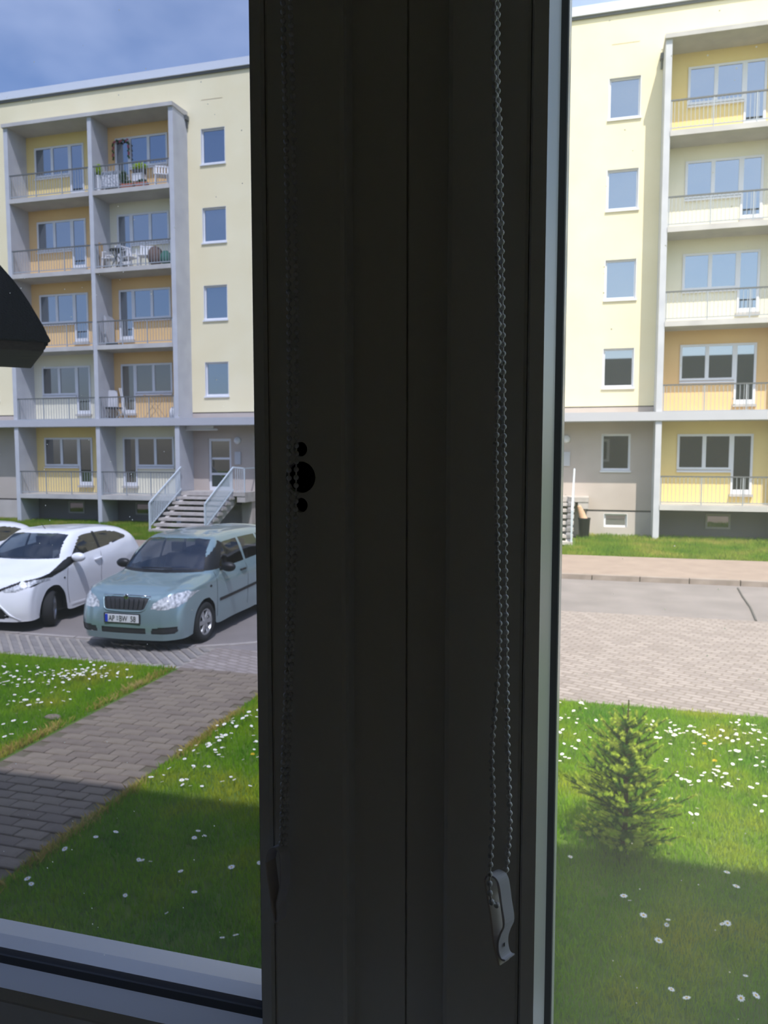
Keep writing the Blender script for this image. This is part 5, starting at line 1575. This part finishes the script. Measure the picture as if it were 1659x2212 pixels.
# third floor balcony right bay: folding table, chairs, covered things
R_ = empty('folding_table', (-17.25, YB - 0.1, FLOORTOP[3]), label='dark round folding table on the balcony below the garland', cat='table')
MB().lathe([(.33, .68), (.34, .70), (.33, .715)], 20).build('tabletop', darkgr, R_, local=True)
for sx in (-1, 1):
    MB().bar((sx * .25, -.15, 0), (-sx * .2, -.15, .69), 0.022).build('leg', darkgr, R_, local=True)
    MB().bar((sx * .25, .15, 0), (-sx * .2, .15, .69), 0.022).build('leg', darkgr, R_, local=True)
garden_chair(-17.66, YB - 0.05, 3, -1.2, 'white chair left of the dark folding table', whitepl)
garden_chair(-16.78, YB - 0.05, 3, 1.2, 'white chair right of the dark folding table', whitepl)
garden_chair(-16.12, YB - 0.1, 3, 0.3, 'white chair before the balcony window left of the brown cover', whitepl)
R_ = tag(MB().blob((0, 0, .36), (.30, .22, .36), 16, 10, 0.05).build('covered_bag', brownm, None, local=True, smooth=True), 'brown covered bundle on the balcony below the garland', 'bundle'); R_.location = (-15.62, YB - 0.2, FLOORTOP[3])
R_ = tag(MB().blob((0, 0, .26), (.22, .18, .27), 16, 10, 0.05).build('cushion_sack', greenm, None, local=True, smooth=True), 'green sack on the balcony below the garland', 'sack'); R_.location = (-15.18, YB - 0.22, FLOORTOP[3])
R_ = empty('leaning_board', (-17.93, YB - 0.1, FLOORTOP[3]), label='tan board leaning on the divider of the balcony below the garland', cat='board')
MB().bar((0.02, 0, 0), (-.05, 0, 1.02), .22, .02).build('panel', tanm, R_, local=True)
# second floor: dark crate
R_ = empty('low_crate', (-17.45, FY - 0.75, FLOORTOP[2]), label='flat dark tray on the floor of the orange second-floor balcony', cat='tray')
MB().box(-.26, .26, -.14, .14, 0, .03).box(-.26, .26, -.14, -.12, .03, .08).box(-.26, .26, .12, .14, .03, .08).build('tray_body', darkgr, R_, local=True)
R_ = empty('folding_screen', (-17.9, FY - 0.45, FLOORTOP[2]), label='grey folded screen against the divider of the orange second-floor balcony', cat='screen')
for k in range(2): MB().box(.02 + .05 * k, .05 + .05 * k, -.26, .26, .02, 1.15 - .06 * k).build('leaf', concrete, R_, local=True)
# first floor: dark seat, folded airer, white bag
R_ = empty('camping_chair', (-17.68, FY - 0.55, FLOORTOP[1]), label='grey folding chair by the divider of the lowest orange balcony', cat='chair')
MB().box(-.24, .24, -.2, .2, .40, .46).build('seat', darkgr, R_, local=True)
MB().bar((-.2, .18, .44), (-.24, .24, 1.12), .42, .02).build('backrest', concrete, R_, local=True)
for sx in (-.22, .22):
    for sy in (-.18, .18): MB().bar((sx, sy, 0), (sx, -sy, .42), 0.025).build('leg', rail, R_, local=True)
R_ = empty('folding_airer', (-17.25, FY - 0.5, FLOORTOP[1]), label='white folded airer leaning beside the grey folding chair', cat='airer')
for sx in (0, .07): MB().bar((-.2 + sx, 0, 1.18), (.12 + sx, -.1, 0), 0.022).build('frame_bar', white, R_, local=True)
R_ = empty('clothes_horse', (-15.9, FY - 0.55, FLOORTOP[1]), label='thin crossed clothes horse on the lowest orange balcony', cat='airer')
for sy in (-.18, .18):
    MB().bar((-.35, sy, 0.02), (.35, sy, .88), 0.016).bar((.35, sy, 0.02), (-.35, sy, .88), 0.016).build('crossed_legs', tanm, R_, local=True)
MB().bar((-.35, -.2, .88), (-.35, .2, .88), 0.016).bar((.35, -.2, .88), (.35, .2, .88), 0.016).bar((-.35, 0, .88), (.35, 0, .88), 0.012).build('top_rods', tanm, R_, local=True)
R_ = tag(MB().blob((0, 0, .2), (.16, .12, .22), 14, 9, 0.12).build('plastic_bag', whitepl, None, local=True, smooth=True), 'white plastic bag at the right end of the lowest orange balcony', 'bag'); R_.location = (-15.05, FY - 0.7, FLOORTOP[1])
